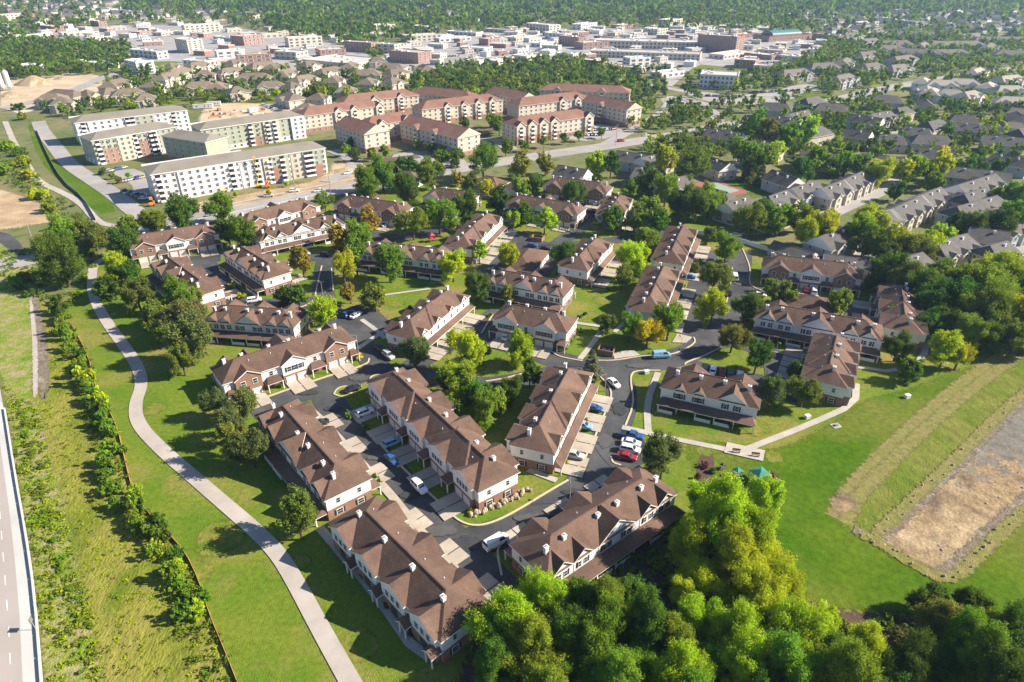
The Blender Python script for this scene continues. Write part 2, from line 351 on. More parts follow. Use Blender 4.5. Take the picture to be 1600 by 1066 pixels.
# gravel-grey streets further off
for pp, wd in (([(-120,432),(20,412),(120,385),(240,357),(400,325),(557,291),(687,269),(855,242),(975,225),(1150,195),(1282,162),(1420,130),(1600,105)], 15),
               ([(60,190),(66,205),(85,228),(108,258),(150,285),(190,312),(215,335),(250,350)], 8.5),
               ([(1265,350),(1340,315),(1400,290),(1408,265),(1380,250)], 8), ([(1000,285),(1060,278),(1130,262),(1200,240),(1290,215),(1400,205),(1600,215)], 7),
               ([(1410,345),(1500,320),(1600,290)], 7), ([(1310,400),(1400,395),(1450,410)], 8), ([(1530,400),(1570,395),(1620,380)], 8),
               ([(760,250),(745,225),(770,215),(800,235)], 9), ([(510,285),(560,262),(545,245),(520,235)], 9), ([(1060,150),(1110,170),(1125,190),(1110,205)], 9),
               ([(560,120),(700,112),(900,115),(1030,135),(1100,150),(1250,150)], 10), ([(0,170),(100,150),(180,112),(300,98),(450,80),(640,72),(900,82),(1200,110)], 12),
               ([(640,120),(800,60),(850,40)], 12), ([(1040,135),(1085,95),(1240,70),(1400,40)], 12), ([(0,90),(250,60),(400,30)], 10), ([(930,235),(985,205),(1040,175),(1050,150)], 8)):
    road('road', pp, wd, 'asphalt_old')
ribbon('road_marking', [(120,385),(240,357),(400,325),(557,291),(687,269)], .3, 'paint_white', .2)
# parking fields and bare sites
k = 0
for nm, pp, m in (('parking_lot', [(560,112),(640,62),(850,42),(1255,52),(1300,80),(1215,108),(1180,120),(1000,112),(900,92),(720,102),(600,118)], 'asphalt_old'),
              ('parking_lot', [(20,70),(130,40),(330,38),(560,72),(590,100),(480,112),(330,108),(190,112),(130,78)], 'asphalt_old'),
              ('parking_lot', [(1060,140),(1180,152),(1260,128),(1290,140),(1200,165),(1100,160)], 'asphalt_old'),
              ('parking_lot', [(865,205),(905,190),(980,200),(960,215),(900,222)], 'asphalt_old'),
              ('parking_lot', [(1030,150),(1110,158),(1110,178),(1040,168)], 'asphalt_old'),
              ('parking_lot', [(168,268),(222,262),(240,300),(236,316),(212,308),(205,285)], 'asphalt_old'),
              ('parking_lot', [(600,245),(660,232),(740,250),(700,268),(640,262)], 'asphalt_old'),
              ('building_site', [(0,128),(60,118),(150,112),(168,140),(110,160),(0,185)], 'dirt_pale'),
              ('building_site', [(305,195),(325,160),(440,160),(490,190),(470,202),(390,196),(340,205)], 'dirt_pale'),
              ('building_site', [(242,326),(380,305),(515,278),(520,245),(585,262),(572,285),(520,297),(400,320),(300,340)], 'dirt'),
              ('grass_strip', [(120,175),(180,160),(320,150),(520,150),(510,165),(330,160),(200,172)], 'berm'),
              ('bare_slope', [(-40,290),(20,300),(80,325),(100,345),(60,350),(20,358),(-40,360)], 'dirt'),
              ('asphalt_pad', [(-60,362),(8,360),(38,385),(30,396),(-60,398)], 'asphalt'),
              ('grass_strip', [(40,185),(58,195),(85,235),(140,290),(190,330),(150,335),(100,290),(60,250)], 'field'),
              ('grass_field', [(1040,105),(1120,100),(1185,110),(1170,118),(1080,116),(1035,118)], 'berm'),
              ('grass_field', [(1245,145),(1305,142),(1295,158),(1240,160)], 'field'),
              ('grass_field', [(110,108),(200,98),(290,95),(280,105),(180,112),(120,118)], 'berm')):
    k += 1; sheet(nm, pp, m, .015+.002*k, 1, hard=(m != 'field' and m != 'berm'), rag=6 if 'dirt' in m or m == 'berm' else 0)
# sport court and lawns between the grey houses
sheet('court_surround', [(1083,289),(1108,279),(1172,300),(1140,308)], 'court_red', .07, 0, True)
sheet('sport_court', [(1100,289),(1114,284),(1156,298),(1138,303)], 'court_green', .08)
sheet('lawn', [(1100,272),(1215,290),(1225,298),(1180,312),(1150,310),(1172,300),(1108,280)], 'field', .03, 1)
sheet('lawn', [(1395,360),(1430,345),(1480,318),(1510,312),(1500,325),(1460,345),(1410,360)], 'field', .032, 1)
sheet('lawn', [(1440,290),(1500,290),(1530,300),(1500,312),(1450,300)], 'field', .034, 1)
# pedestrian paths
ribbon('footpath', [(190,354),(165,352),(150,345),(128,318),(95,300),(60,285),(45,262),(24,228),(12,200),(8,190)], 3.4, 'path', .19, 3, True)
ribbon('footpath', [(172,402),(146,412),(143,440),(146,465),(164,500),(194,541),(216,573),(223,602),(211,631),(214,662),(250,701),(300,744),(350,787),(400,830),(434,864),(461,908),(500,981),(543,1058),(590,1140)], 3.1, 'path', .195, 3, True)
ribbon('sidewalk', [(175,366),(260,342),(400,311),(557,279),(640,262)], 2.2, 'walk', .2, 2)
_wz = [.2]
for pp, wd in (([(1028,583),(1010,630),(1013,681)], 1.7), ([(972,668),(1060,688),(1140,704),(1170,711)], 1.7), ([(1168,702),(1260,666),(1336,632),(1338,600)], 1.7),
               ([(500,826),(590,932),(658,1032),(695,1008)], 1.8), ([(906,562),(930,532),(952,500)], 1.7), ([(898,505),(948,512)], 1.5),
               ([(1338,574),(1400,583),(1442,562),(1449,532),(1440,505)], 1.6), ([(560,545),(585,528),(610,512)], 1.7), ([(565,500),(590,518),(602,530)], 1.5),
               ([(690,1008),(715,990)], 1.6), ([(600,462),(650,455),(672,452)], 1.2), ([(1000,480),(975,505),(960,520)], 1.4), ([(770,695),(800,706),(815,690)], 1.4), ([(825,735),(870,752)], 1.6)):
    _wz[0] += .003; ribbon('sidewalk', pp, wd, 'walk', _wz[0], 1, True)
sheet('concrete_pad', [(1136,692),(1195,705),(1192,722),(1131,708)], 'walk', .25, 0, True)
sheet('concrete_pad', [(958,552),(990,548),(1000,556),(960,562)], 'walk', .25, 0, True)
sheet('concrete_pad', [(1058,522),(1082,528),(1072,537),(1050,536)], 'concrete', .25, 0, True)
sheet('concrete_pad', [(640,392),(670,384),(690,390),(660,402)], 'walk', .25, 0, True)
sheet('drainage_ditch', [(47,455),(56,458),(72,520),(77,575),(77,622),(60,626),(58,560),(54,510)], 'ditch', .12, 1, True, rag=1.6)
sheet('ditch_edge', [(45,460),(50,465),(58,520),(60,570),(59,622),(51,622),(51,560),(49,510)], 'path', .125, 1, rag=.7)
# highway on the left
HWE = [(-8,560),(6,640),(22,740),(40,840),(53,930),(64,1066),(72,1180)]
sheet('highway', HWE+[(-500,1180),(-500,600),(-60,560)], 'highway', .14, 0, True)
sheet('highway_lane', [(-12,600),(0,690),(14,790),(24,880),(31,960),(36,1066),(38,1180),(-500,1180),(-500,620)], 'highway_lane', .15, 0, True)
dsh = MB(); P = W([(-20,700),(0,800),(8,900),(14,980),(18,1066),(20,1150)])
for a, b_ in zip(P[:-1], P[1:]):
    n = max(1, int(math.dist(a, b_)/6))
    for i in range(n):
        t0 = i/n; t1 = t0+.4/n; p = [a[0]+(b_[0]-a[0])*t0, a[1]+(b_[1]-a[1])*t0]; q = [a[0]+(b_[0]-a[0])*t1, a[1]+(b_[1]-a[1])*t1]
        dsh.add([(p[0]-.07, p[1], 0), (p[0]+.07, p[1], 0), (q[0]+.07, q[1], 0), (q[0]-.07, q[1], 0)], [(0, 1, 2, 3)])
struct('lane_marking', dsh.mesh('lane_marking', 'paint_white'), .16)
# kerbs (real steps) round islands and street edges
for pp in ([(577,561),(575,570),(520,586),(455,608),(407,625)], 
           [(542,641),(572,671),(602,703),(625,728),(670,771),(700,798),(716,815),(742,824),(772,817),(806,800),(860,767),(888,751)],
           [(902,735),(921,705),(941,655),(952,632),(956,615),(950,602),(935,587)], [(784,900),(776,862),(783,850),(808,838)],
           [(977,666),(991,631),(985,596),(987,583),(1000,580),(1032,580)], [(855,543),(868,556),(886,561),(910,565)], [(925,564),(960,565),(1000,557),(1047,556),(1070,547),(1087,536),(1084,528)],
           [(1070,571),(1072,567),(1100,557),(1128,543)], [(759,597),(790,592),(815,585)], [(1157,384),(1165,400),(1173,422),(1170,440),(1176,450),(1200,458)], [(1135,474),(1142,440),(1144,418)],
           [(955,715),(957,724),(970,728)], [(491,472),(497,440),(503,416)], [(521,455),(518,420)], [(458,484),(480,478),(490,470)], [(770,492),(752,522)], [(522,617),(527,608),(540,604),(548,607),(551,615),(535,622),(522,617)], [(578,593),(582,588),(595,586),(601,590),(590,596),(578,593)], [(1175,542),(1215,553),(1258,557)]):
    _rz[0] += .0007; ribbon('kerb', pp, .42, 'kerb', .05, 2, False, .27)
ribbon('sidewalk', [(474,634),(494,648),(531,687),(567,727),(611,774),(636,806),(706,888),(764,942)], 1.9, 'concrete', .29, 2)
for _i, (_x, _y, _r) in enumerate(((345,838,5),(300,900,4),(330,690,3),(278,545,3),(250,560,2.5),(470,880,2),(560,1010,3.5),(1180,668,4),(1345,600,3),(940,470,3.5),(620,475,3),(560,465,3),(660,385,4.5),(1100,705,2),(1210,715,2.5),(240,640,3),(400,560,2),(935,372,3),(1000,375,4),(880,500,2),(800,565,3),(745,575,3))):
    _c = G(_x, _y); _g = random.Random(_i); _P = [(_c[0]+math.cos(a*.5236)*_r*_g.uniform(.75, 1.1), _c[1]+math.sin(a*.5236)*_r*_g.uniform(.75, 1.1)) for a in range(12)]
    soft_sheet('dry_grass_patch', smooth(_P, 1, True), 'lawn_dry', .085+.0005*_i, _r*.6)
sheet('traffic_island', [(522,617),(527,608),(540,604),(548,607),(551,615),(535,622)], 'lawn', .27, 1); sheet('traffic_island', [(578,593),(582,588),(595,586),(601,590),(590,596)], 'lawn', .27, 1)
for _i, (_x, _y, _a, _b, _m) in enumerate(((520,640,2.5,1.2,0),(590,716,3,1.0,1),(640,775,2.2,1.4,0),(690,830,3.5,1.6,1),(730,850,3,2,0),(830,812,4,1.5,1),(900,770,3,1.2,0),(945,690,2.2,3,1),(968,640,2.0,3,0),(1000,572,4,1.5,1),(900,570,3,1.6,0),(560,592,3,1.4,1),(480,615,3.5,1.2,0),(1090,550,3,2,1),(1085,470,1.6,4,0),(1150,440,1.8,4,1),(700,545,2,2.5,0),(345,450,2,4,1),(506,445,1.6,4,0),(610,372,5,1.6,1),(850,384,4,1.4,0),(1210,590,2,3,1))):
    _c = G(_x, _y); _g = random.Random(_i+70); _P = [(_c[0]+math.cos(a*.5236+.4)*_a*_g.uniform(.8, 1.1), _c[1]+math.sin(a*.5236+.4)*_b*_g.uniform(.8, 1.1)) for a in range(12)]
    soft_sheet('asphalt_patch', smooth(_P, 1, True), ('asphalt_dark', 'asphalt_pale')[_m], .272+.0007*_i, min(_a, _b)*.7)
for _k, _pp in enumerate(([(1345,835),(1360,841),(1400,866),(1440,890),(1475,906),(1499,898),(1540,857),(1600,799),(1680,735)], [(1366,838),(1385,821),(1440,767),(1500,711),(1560,649),(1600,614),(1680,558)])):
    _P = smooth(W(_pp), 2); soft_ribbon('basin_rim', _P, 2.6, 1.7, 'dry_grass', .20+.004*_k)
    soft_ribbon('basin_rim', [(x+(-.9 if _k == 0 else 1.3), y+(1.3 if _k == 0 else -.6)) for x, y in _P], 2.2, 1.8, 'ditch', .19+.004*_k)
# ------------------------------------------------------------------ building kit
def unit_window():
    b = MB(); b.box(-.5, .5, -.05, .04, -.5, .5, 0, True); b.add([(-.43,-.056,-.44),(.43,-.056,-.44),(.43,-.056,-.03),(-.43,-.056,-.03)], [(0,1,2,3)], 1)
    b.add([(-.43,-.056,.03),(.43,-.056,.03),(.43,-.056,.44),(-.43,-.056,.44)], [(0,1,2,3)], 1); return b.mesh('window', ['frame', 'glass'])
def unit_box(name, m): b = MB(); b.box(-.5, .5, -.5, .5, -.5, .5, 0, True); return b.mesh(name, m)
def unit_garage():
    b = MB(); b.box(-.5, .5, -.04, .04, 0, 1, 0, True)
    for i in range(4): b.box(-.47, .47, -.07, -.04, .03+i*.245, .235+i*.245, 0, True)
    return b.mesh('garage_door', 'door_white')
U = dict(win=unit_window(), shutter=unit_box('shutter', 'shutter'), garage=unit_garage(), post=unit_box('post', 'trim'), ddoor=unit_box('door', 'door_dark'), glassdoor=unit_box('glass_door', 'glass'))
def chimney_meshes(m='siding_white'):
    b = MB(); b.box(-.39, .39, -.32, .32, -1.4, .8); c = MB(); c.box(-.46, .46, -.39, .39, .8, .9, 0, True); c.tube((0, 0, .9), (0, 0, 1.12), .14, .14, 8, 1)
    return b.mesh('chimney', m), c.mesh('chimney_cap', ['trim', 'metal'])
CHIM = chimney_meshes()
def hip_roof(L, Wd, z0, sl, ov, hip, m, th=.22, trim='trim', endm=None):
    a = L/2+ov; b = Wd/2+ov; h = b*sl; r = a-b*hip; B = MB()
    v = [(-a,-b,z0),(a,-b,z0),(a,b,z0),(-a,b,z0),(-r,0,z0+h),(r,0,z0+h),(-a,-b,z0-th),(a,-b,z0-th),(a,b,z0-th),(-a,b,z0-th)]
    B.add(v, [(0,1,5,4),(2,3,4,5)], 0); B.add(v, [(1,2,5),(3,0,4)], 0 if hip > .05 else 1)
    B.add(v, [(6,7,1,0),(7,8,2,1),(8,9,3,2),(9,6,0,3),(9,8,7,6)], 1)
    # ridge cap
    B.box(-r, r, -.13, .13, z0+h-.06, z0+h+.05, 0)
    return B.mesh('roof', [m, trim])
def cross_gable(x0, wd, z0, sl, Wd, ov, proj, m, th=.24, hip=0.0, trim='trim', main=None):
    """projecting roof on the front (-y) side"""
    hw = wd/2+.35; zp = z0+hw*sl; b = Wd/2+ov; yf = -(Wd/2+proj+.35); yi = -max(.2, b-hw*sl/(main or sl)-.15); yb = -(b-.2); yp = yf+hw*hip
    B = MB(); v = [(x0-hw,yf,z0),(x0,yp,zp),(x0+hw,yf,z0),(x0-hw,yb,z0),(x0,yi,zp),(x0+hw,yb,z0)]; v += [(x,y,z-th) for x,y,z in v]
    B.add(v, [(0,1,4,3),(1,2,5,4)][:1]+[(1,2,5,4)], 0)
    B.add(v, [(6,7,1,0),(7,8,2,1),(0,3,9,6),(8,11,5,2),(6,9,10,7),(7,10,11,8)], 1)
    if hip: B.add(v, [(0,2,1)], 0)
    return B.mesh('gable_roof', [m, trim])
def gable_wall(x0, wd, zb, z0, sl, Wd, proj, m, th=.24):
    hw = wd/2; zs = z0+.35*sl-th-.03; zp = z0+(hw+.35)*sl-th-.03; y0 = -(Wd/2-.25); y1 = -(Wd/2+proj); B = MB()
    pr = [(x0-hw,zb),(x0+hw,zb),(x0+hw,zs),(x0,zp),(x0-hw,zs)]
    v = [(x,y1,z) for x,z in pr]+[(x,y0,z) for x,z in pr]
    B.add(v, [(0,1,2,3,4),(5,0,4,9),(1,6,7,2),(4,3,8,9),(3,2,7,8)]); return B.mesh('gable_wall', m)
def porch_roof(x0, wd, dp, z0, Wd, m, proj=0.0, th=.14):
    yb = -(Wd/2+proj-.05); yf = yb-dp; h = .95; x1 = x0-wd/2; x2 = x0+wd/2; B = MB(); i = min(wd*.3, .9)
    v = [(x1,yf,z0),(x2,yf,z0),(x2,yb,z0),(x1,yb,z0),(x1+i,yb,z0+h),(x2-i,yb,z0+h)]; v += [(x,y,z-th) for x,y,z in v[:4]]
    B.add(v, [(0,1,5,4),(1,2,5),(3,0,4)], 0); B.add(v, [(6,7,1,0),(7,8,2,1),(9,6,0,3),(9,8,7,6)], 1)
    return B.mesh('porch_roof', [m, 'trim'])
def facade(style, L, Wd, e, sl, S):
    """parts of one long side, as if it faced -y.  returns (name, mesh, loc, rz, scale, children)"""
    P = []; sp = S['split']; ov = S['ov']; q = -(Wd/2)
    def win(x, z, w=1.2, h=1.45, y=q-.05, sh=False, nm='window'):
        P.append((nm, U['win'], (x, y, z), 0, (w, 1, h), []))
        if sh:
            for s in (-1, 1): P.append(('shutter', U['shutter'], (x+s*(w/2+.22), y-.02, z), 0, (.36, .08, h), []))
    def gab(t, wd, proj, low, up, hip=0.0, gs=None):
        x = (t-.5)*L
        P.append(('gable_roof', cross_gable(x, wd, e, gs or sl, Wd, ov, proj, S['roof'], hip=hip, main=sl), (0,0,0), 0, None, []))
        if up and not hip: P.append(('gable_wall', gable_wall(x, wd, sp if low else 0, e, sl, Wd, proj, up), (0,0,0), 0, None, []))
        elif up:
            B = MB(); B.box(x-wd/2, x+wd/2, q-proj, q+.2, sp if low else 0, e-.2); P.append(('bay_wall', B.mesh('bay_wall', up), (0,0,0), 0, None, []))
        if low:
            B = MB(); B.box(x-wd/2+.03, x+wd/2-.03, q-proj+.04, q+.2, 0, sp); P.append(('bay_wall', B.mesh('bay_wall', low), (0,0,0), 0, None, []))
        return x
    def porch(x, wd=3.4, dp=2.4, proj=0.0, posts=True):
        P.append(('porch_roof', porch_roof(x, wd, dp, sp-.1, Wd, S['roof'], proj), (0,0,0), 0, None, []))
        if posts:
            for s in (-1, 1): P.append(('post', U['post'], (x+s*(wd/2-.25), q-proj-dp+.25, (sp-.2)/2), 0, (.2, .2, sp-.2), []))
        P.append(('door', U['ddoor'], (x, q-proj-.04, 1.05), 0, (1.0, .1, 2.1), []))
    def lean(t0, t1, dp=2.6, z=None, step=4.4, rail=True):
        z = sp-.3 if z is None else z; x1 = (t0-.5)*L; x2 = (t1-.5)*L; yb = q+.05-.35; yf = q-dp-.3; B = MB(); i = .8
        v = [(x1-.3,yf,z),(x2+.3,yf,z),(x2+.3,yb,z),(x1-.3,yb,z),(x1+i,yb,z+.85),(x2-i,yb,z+.85)]; v += [(a,b_,c-.16) for a,b_,c in v[:4]]
        B.add(v, [(0,1,5,4),(1,2,5),(3,0,4)], 0); B.add(v, [(6,7,1,0),(7,8,2,1),(9,6,0,3),(9,8,7,6)], 1)
        P.append(('porch_roof', B.mesh('porch_roof', [S['roof'], 'trim']), (0,0,0), 0, None, []))
        n = max(2, int((x2-x1)/step)); yp = q-dp
        for k in range(n+1): P.append(('post', U['post'], (x1+.15+(x2-x1-.3)*k/n, yp, (z-.1)/2), 0, (.22, .22, z-.1), []))
        if rail:
            for k in range(n):
                xc = x1+(x2-x1)*(k+.5)/n
                if k % 3 != 1: P.append(('railing', U['post'], (xc-.35, yp, .5), 0, ((x2-x1)/n-.9, .09, .95), []))
        for k in range(n):
            xc = x1+(x2-x1)*(k+.5)/n
            if k % 3 == 1: P.append(('door', U['ddoor'], (xc, q-.05, 1.05), 0, (1.0, .1, 2.1), []))
            else: P.append(('glass_door', U['glassdoor'], (xc, q-.05, 1.1), 0, (1.7, .1, 2.0), []))
    zw = (sp+e)/2+.05
    if style == 'garage':
        gs = (.165, .5, .835) if L > 26 else ((.2, .72) if L > 20 else (.5,))
        for k, t in enumerate(gs):
            mid = (k == 1 and len(gs) == 3) or len(gs) == 2
            x = gab(t, 6.6, .9, S['low'] if mid else None, S['up'] if mid else S['low'])
            yw = q-.95
            for s in (-1, 1):
                P.append(('garage_door', U['garage'], (x+s*1.55, yw, 0), 0, (2.5, 1, 2.15), []))
                win(x+s*1.5, zw, 1.3, 1.5, yw, sh=mid)
            if mid: win(x, zw, 1.0, 1.5, yw)
        ts = [(a+b_)/2 for a, b_ in zip(gs[:-1], gs[1:])]
        for t in ts: win((t-.5)*L, zw, 1.1, 1.4); porch((t-.5)*L, min(4.6, L*.12), 2.6)
        for t in (.035, .965):
            if L > 20: porch((t-.5)*L, 2.8, 2.3)
    elif style == 'lean':
        if L > 26:
            for t in (.10, .245, .755, .90):
                x = gab(t, L*.125, .12, None, None, gs=.85); P.append(('gable_wall', gable_wall(x, L*.125, sp+.4, e, .85, Wd, .12, S['up']), (0,0,0), 0, None, []))
                for s in (-1, 1): win(x+s*.72, zw, .8, 1.45, q-.17, sh=False)
                for s in (-1, 1): P.append(('shutter', U['shutter'], (x+s*1.42, q-.17, zw), 0, (.36, .08, 1.45), []))
            x = gab(.5, L*.27, .12, None, None, gs=.72); P.append(('gable_wall', gable_wall(x, L*.27, sp+.4, e, .72, Wd, .12, S['up']), (0,0,0), 0, None, []))
            for d in (-2.7, 2.7):
                for s in (-1, 1): win(x+d+s*.5, zw, .85, 1.45, q-.17); P.append(('shutter', U['shutter'], (x+d+s*1.2, q-.17, zw), 0, (.36, .08, 1.45), []))
        else:
            for t in (.2, .5, .8):
                x = gab(t, L*.17, .12, None, None, gs=.85); P.append(('gable_wall', gable_wall(x, L*.17, sp+.4, e, .85, Wd, .12, S['up']), (0,0,0), 0, None, []))
                win(x, zw, 1.2, 1.45, q-.17, sh=True)
        lean(.0, 1.0)
    elif style == 'twolean':                      # rear with two small gables at the left, two large at the right
        for t, wd in ((.2, L*.13), (.4, L*.13), (.74, L*.3)):
            x = gab(t, wd, .12, None, None, gs=.75); P.append(('gable_wall', gable_wall(x, wd, sp+.4, e, .75, Wd, .12, S['up']), (0,0,0), 0, None, []))
            for s in (-1, 1): win(x+s*wd*.2, zw, .9, 1.45, q-.17, sh=True)
        lean(.0, 1.0)
    elif style == 'garlean':
        n = 4 if L > 28 else (3 if L > 22 else 2)
        for k in range(n):
            t = (k+.5)/n; x = gab(t, L*.115, .12, None, None, gs=.85); P.append(('gable_wall', gable_wall(x, L*.115, sp+.4, e, .85, Wd, .12, S['up']), (0,0,0), 0, None, []))
            win(x, zw, 1.3, 1.45, q-.17)
            for s in (-1, 1): P.append(('garage_door', U['garage'], (x+s*1.45, q-.06, 0), 0, (2.4, 1, 2.15), []))
            if k < n-1: win((t+.5/n-.5)*L, zw, 1.0, 1.4)
        lean(.0, 1.0, 1.8, rail=False, step=L/n)
        P[:] = [p for p in P if not (p[0] == 'glass_door')]
    elif style == 'bays':
        n = 4
        for k in range(n):
            t = (k+.5)/n; wd = L/n*.82; x = gab(t, wd, .7, S['low'], S['up'])
            for d in (-1.6, 0, 1.6): win(x+d, zw, 1.1, 1.5, q-.75)
            P.append(('glass_door', U['glassdoor'], (x, q-.74, 1.1), 0, (1.8, .1, 2.0), []))
            xp = x+L/n*.5
            if k < n-1 or True:
                xp = min(xp, L/2-1.2)
                P.append(('porch_roof', cross_gable(xp, 1.9, sp+.2, .8, Wd, 0, 1.9, S['roof']), (0,0,0), 0, None, []))
                for s in (-1, 1): P.append(('post', U['post'], (xp+s*.8, q-1.9, sp/2), 0, (.2, .2, sp), []))
                P.append(('door', U['ddoor'], (xp, q-.04, 1.05), 0, (1.0, .1, 2.1), []))
    elif style == 'garbays':
        n = 4 if L < 40 else 5
        for k in range(n):
            t = (k+.5)/n; wd = L/n*.72; x = gab(t, wd, .7, S['low'], S['up'])
            for d in (-2, -.7, .7, 2): win(x+d*.8, zw, .9, 1.4, q-.75)
            for s in (-1, 1): P.append(('garage_door', U['garage'], (x+s*1.5, q-.75, 0), 0, (2.5, 1, 2.15), []))
            if k < n-1: porch((t+.5/n-.5)*L, L/n*.3, 2.4)
    elif style == 'hips':
        n = 4
        for k in range(n):
            t = (k+.5)/n; x = gab(t, L/n*.66, 1.5, S['low'], S['up'], hip=.3, gs=.7)
            win(x, zw, 1.6, 1.4, q-1.55); P.append(('glass_door', U['glassdoor'], (x, q-1.54, 1.1), 0, (1.8, .1, 2.0), []))
            if k < n-1: win((t+.5/n-.5)*L, zw, 1.0, 1.4)
    elif style == 'villa':
        n = S.get('ng', 3)
        for k in range(n):
            t = (k+.5)/n; wd = L/n*.55; x = gab(t, wd, 1.2, None, S['up'])
            win(x, zw+.2, 1.6, 1.6, q-1.25); win(x, 1.4, 2.0, 1.7, q-1.25)
            if k < n-1: win((t+.5/n-.5)*L, 1.5, 1.4, 1.5)
    elif style == 'vgarage':
        n = S.get('ng', 3)
        for k in range(n):
            t = (k+.5)/n; wd = L/n*.5; x = gab(t, wd, 1.0, None, S['up'])
            win(x, zw+.1, 1.5, 1.4, q-1.05); P.append(('garage_door', U['garage'], (x, q-1.05, 0), 0, (min(4.6, wd-.6), 1, 2.2), []))
            if k < n-1: P.append(('door', U['ddoor'], ((t+.5/n-.5)*L, q-.04, 1.05), 0, (1.0, .1, 2.1), []))
    elif style == 'plain':
        n = max(2, int(L/6))
        for k in range(n):
            x = ((k+.5)/n-.5)*L; win(x, zw, 1.2, 1.4)
            if k % 2: win(x, 1.4, 1.3, 1.5)
    elif style == 'garagerow':
        n = int(L/3.2)
        for k in range(n): P.append(('garage_door', U['garage'], (((k+.5)/n-.5)*L, q-.06, 0), 0, (2.4, 1, 2.1), []))
    return P
KIT = {}
def house_kit(L, Wd, e, sl, front, rear, S, chim=(), key=None):
    k = (L, Wd, e, sl, front, rear, S['name'], tuple(chim))
    if k in KIT: return KIT[k]
    P = []; sp = S['split']
    if e > 3.2:
        B = MB(); B.box(-L/2, L/2, -Wd/2, Wd/2, 0, sp); P.append(('lower_wall', B.mesh('lower_wall', S['low']), (0,0,0), 0, None, []))
        B = MB(); B.box(-L/2-.03, L/2+.03, -Wd/2-.03, Wd/2+.03, sp-.04, e-.1, 0, True); P.append(('upper_wall', B.mesh('upper_wall', S['up']), (0,0,0), 0, None, []))
    else:
        B = MB(); B.box(-L/2, L/2, -Wd/2, Wd/2, 0, e-.1); P.append(('wall', B.mesh('wall', S['low']), (0,0,0), 0, None, []))
    rk = []
    P.append(('roof', hip_roof(L, Wd, e, sl, S['ov'], S.get('hip', 1.0), S['roof']), (0,0,0), 0, None, rk))
    if 'hips' in (front, rear) and L > 22:
        for x0, fr in (((-.27, .36), (.24, .3)) if L > 40 else ((.0, .44),)):
            P.append(('roof', hip_roof(L*fr, Wd, e+.38, sl, S['ov']-.02, 1.0, S['roof'], .4), (x0*L, 0, 0), 0, None, []))
    b = Wd/2+S['ov']
    for t, yo in chim:
        z = e+(b-abs(yo))*sl; P.append(('chimney', CHIM[0], ((t-.5)*L, yo, z), 0, None, [('chimney_cap', CHIM[1], (0,0,0), 0, None)]))
    vb = MB(); vb.tube((0,0,-.3), (0,0,.35), .09, .09, 6); vm = KIT.setdefault('vent', vb.mesh('vent_pipe', 'frame'))
    if e > 3.2 and L > 20:
        for t in (.22, .38, .62, .86): rk.append(('vent_pipe', vm, ((t-.5)*L, -b*.3, e+b*.7*sl), 0, None))
    for st, rz in ((front, 0), (rear, math.pi)):
        c, s = math.cos(rz), math.sin(rz)
        for n, me, lo, r_, scl, ch in facade(st, L, Wd, e, sl, S): P.append((n, me, (lo[0]*c-lo[1]*s, lo[0]*s+lo[1]*c, lo[2]), r_+rz, scl, ch))
    if e > 3.2 and S.get('endwin', True):
        for s in (-1, 1):
            for y in (-Wd*.24, Wd*.24):
                P.append(('window', U['win'], (s*(L/2+.06), y, (sp+e)/2), s*math.pi/2, (.8, 1, 1.3), []))
                P.append(('window', U['win'], (s*(L/2+.05), y, 1.35), s*math.pi/2, (1.5, 1, 1.35), []))
                for d in (-1, 1): P.append(('shutter', U['shutter'], (s*(L/2+.05), y+d*.97, 1.35), s*math.pi/2, (.34, .08, 1.35), []))
    KIT[k] = P; return P
FOOT = []
def put(P, name, label, cat, group, X, Y, rz, L, Wd, desc=None, marg=1.0):
    o = empty(name, (X, Y, 0), rz)
    if label: tag(o, label, cat, group); LABELS[label] = 1
    else: later(o, desc, cat, group, X, Y)
    for n, me, lo, r_, scl, ch in P:
        c = newobj(n, me, o); c.location = lo; c.rotation_euler[2] = r_
        if scl: c.scale = scl
        for g in ch:
            d = newobj(g[0], g[1], c); d.location = g[2]; d.rotation_euler[2] = g[3]
            if g[4]: d.scale = g[4]
    FOOT.append((X, Y, math.cos(rz), math.sin(rz), L/2+marg, Wd/2+marg)); return o
def onfoot(x, y, m=0.0):
    for X, Y, c, s, a, b in FOOT:
        dx, dy = x-X, y-Y
        if abs(dx*c+dy*s) < a+m and abs(-dx*s+dy*c) < b+m: return True
    return False
def place(a, b, Wd, z, near, L=None):
    """near long eave from pixel a to pixel b (left to right seen from outside) -> centre, angle, length"""
    A = G(*a, z); B = G(*b, z); dx, dy = B[0]-A[0], B[1]-A[1]; l = math.hypot(dx, dy); ux, uy = dx/l, dy/l
    cx, cy = (A[0]+B[0])/2-uy*Wd/2, (A[1]+B[1])/2+ux*Wd/2
    ang = math.atan2(uy, ux)
    return cx, cy, ang, (L or l)
TH = dict(name='th', roof='roof', low='brick', up='siding', split=2.75, ov=.45)
CH6 = tuple((t, 1.5) for t in (.075, .2, .40, .55, .80, .925))
CH4 = tuple((t, 1.2) for t in (.12, .37, .62, .87))
pad_n = [0]
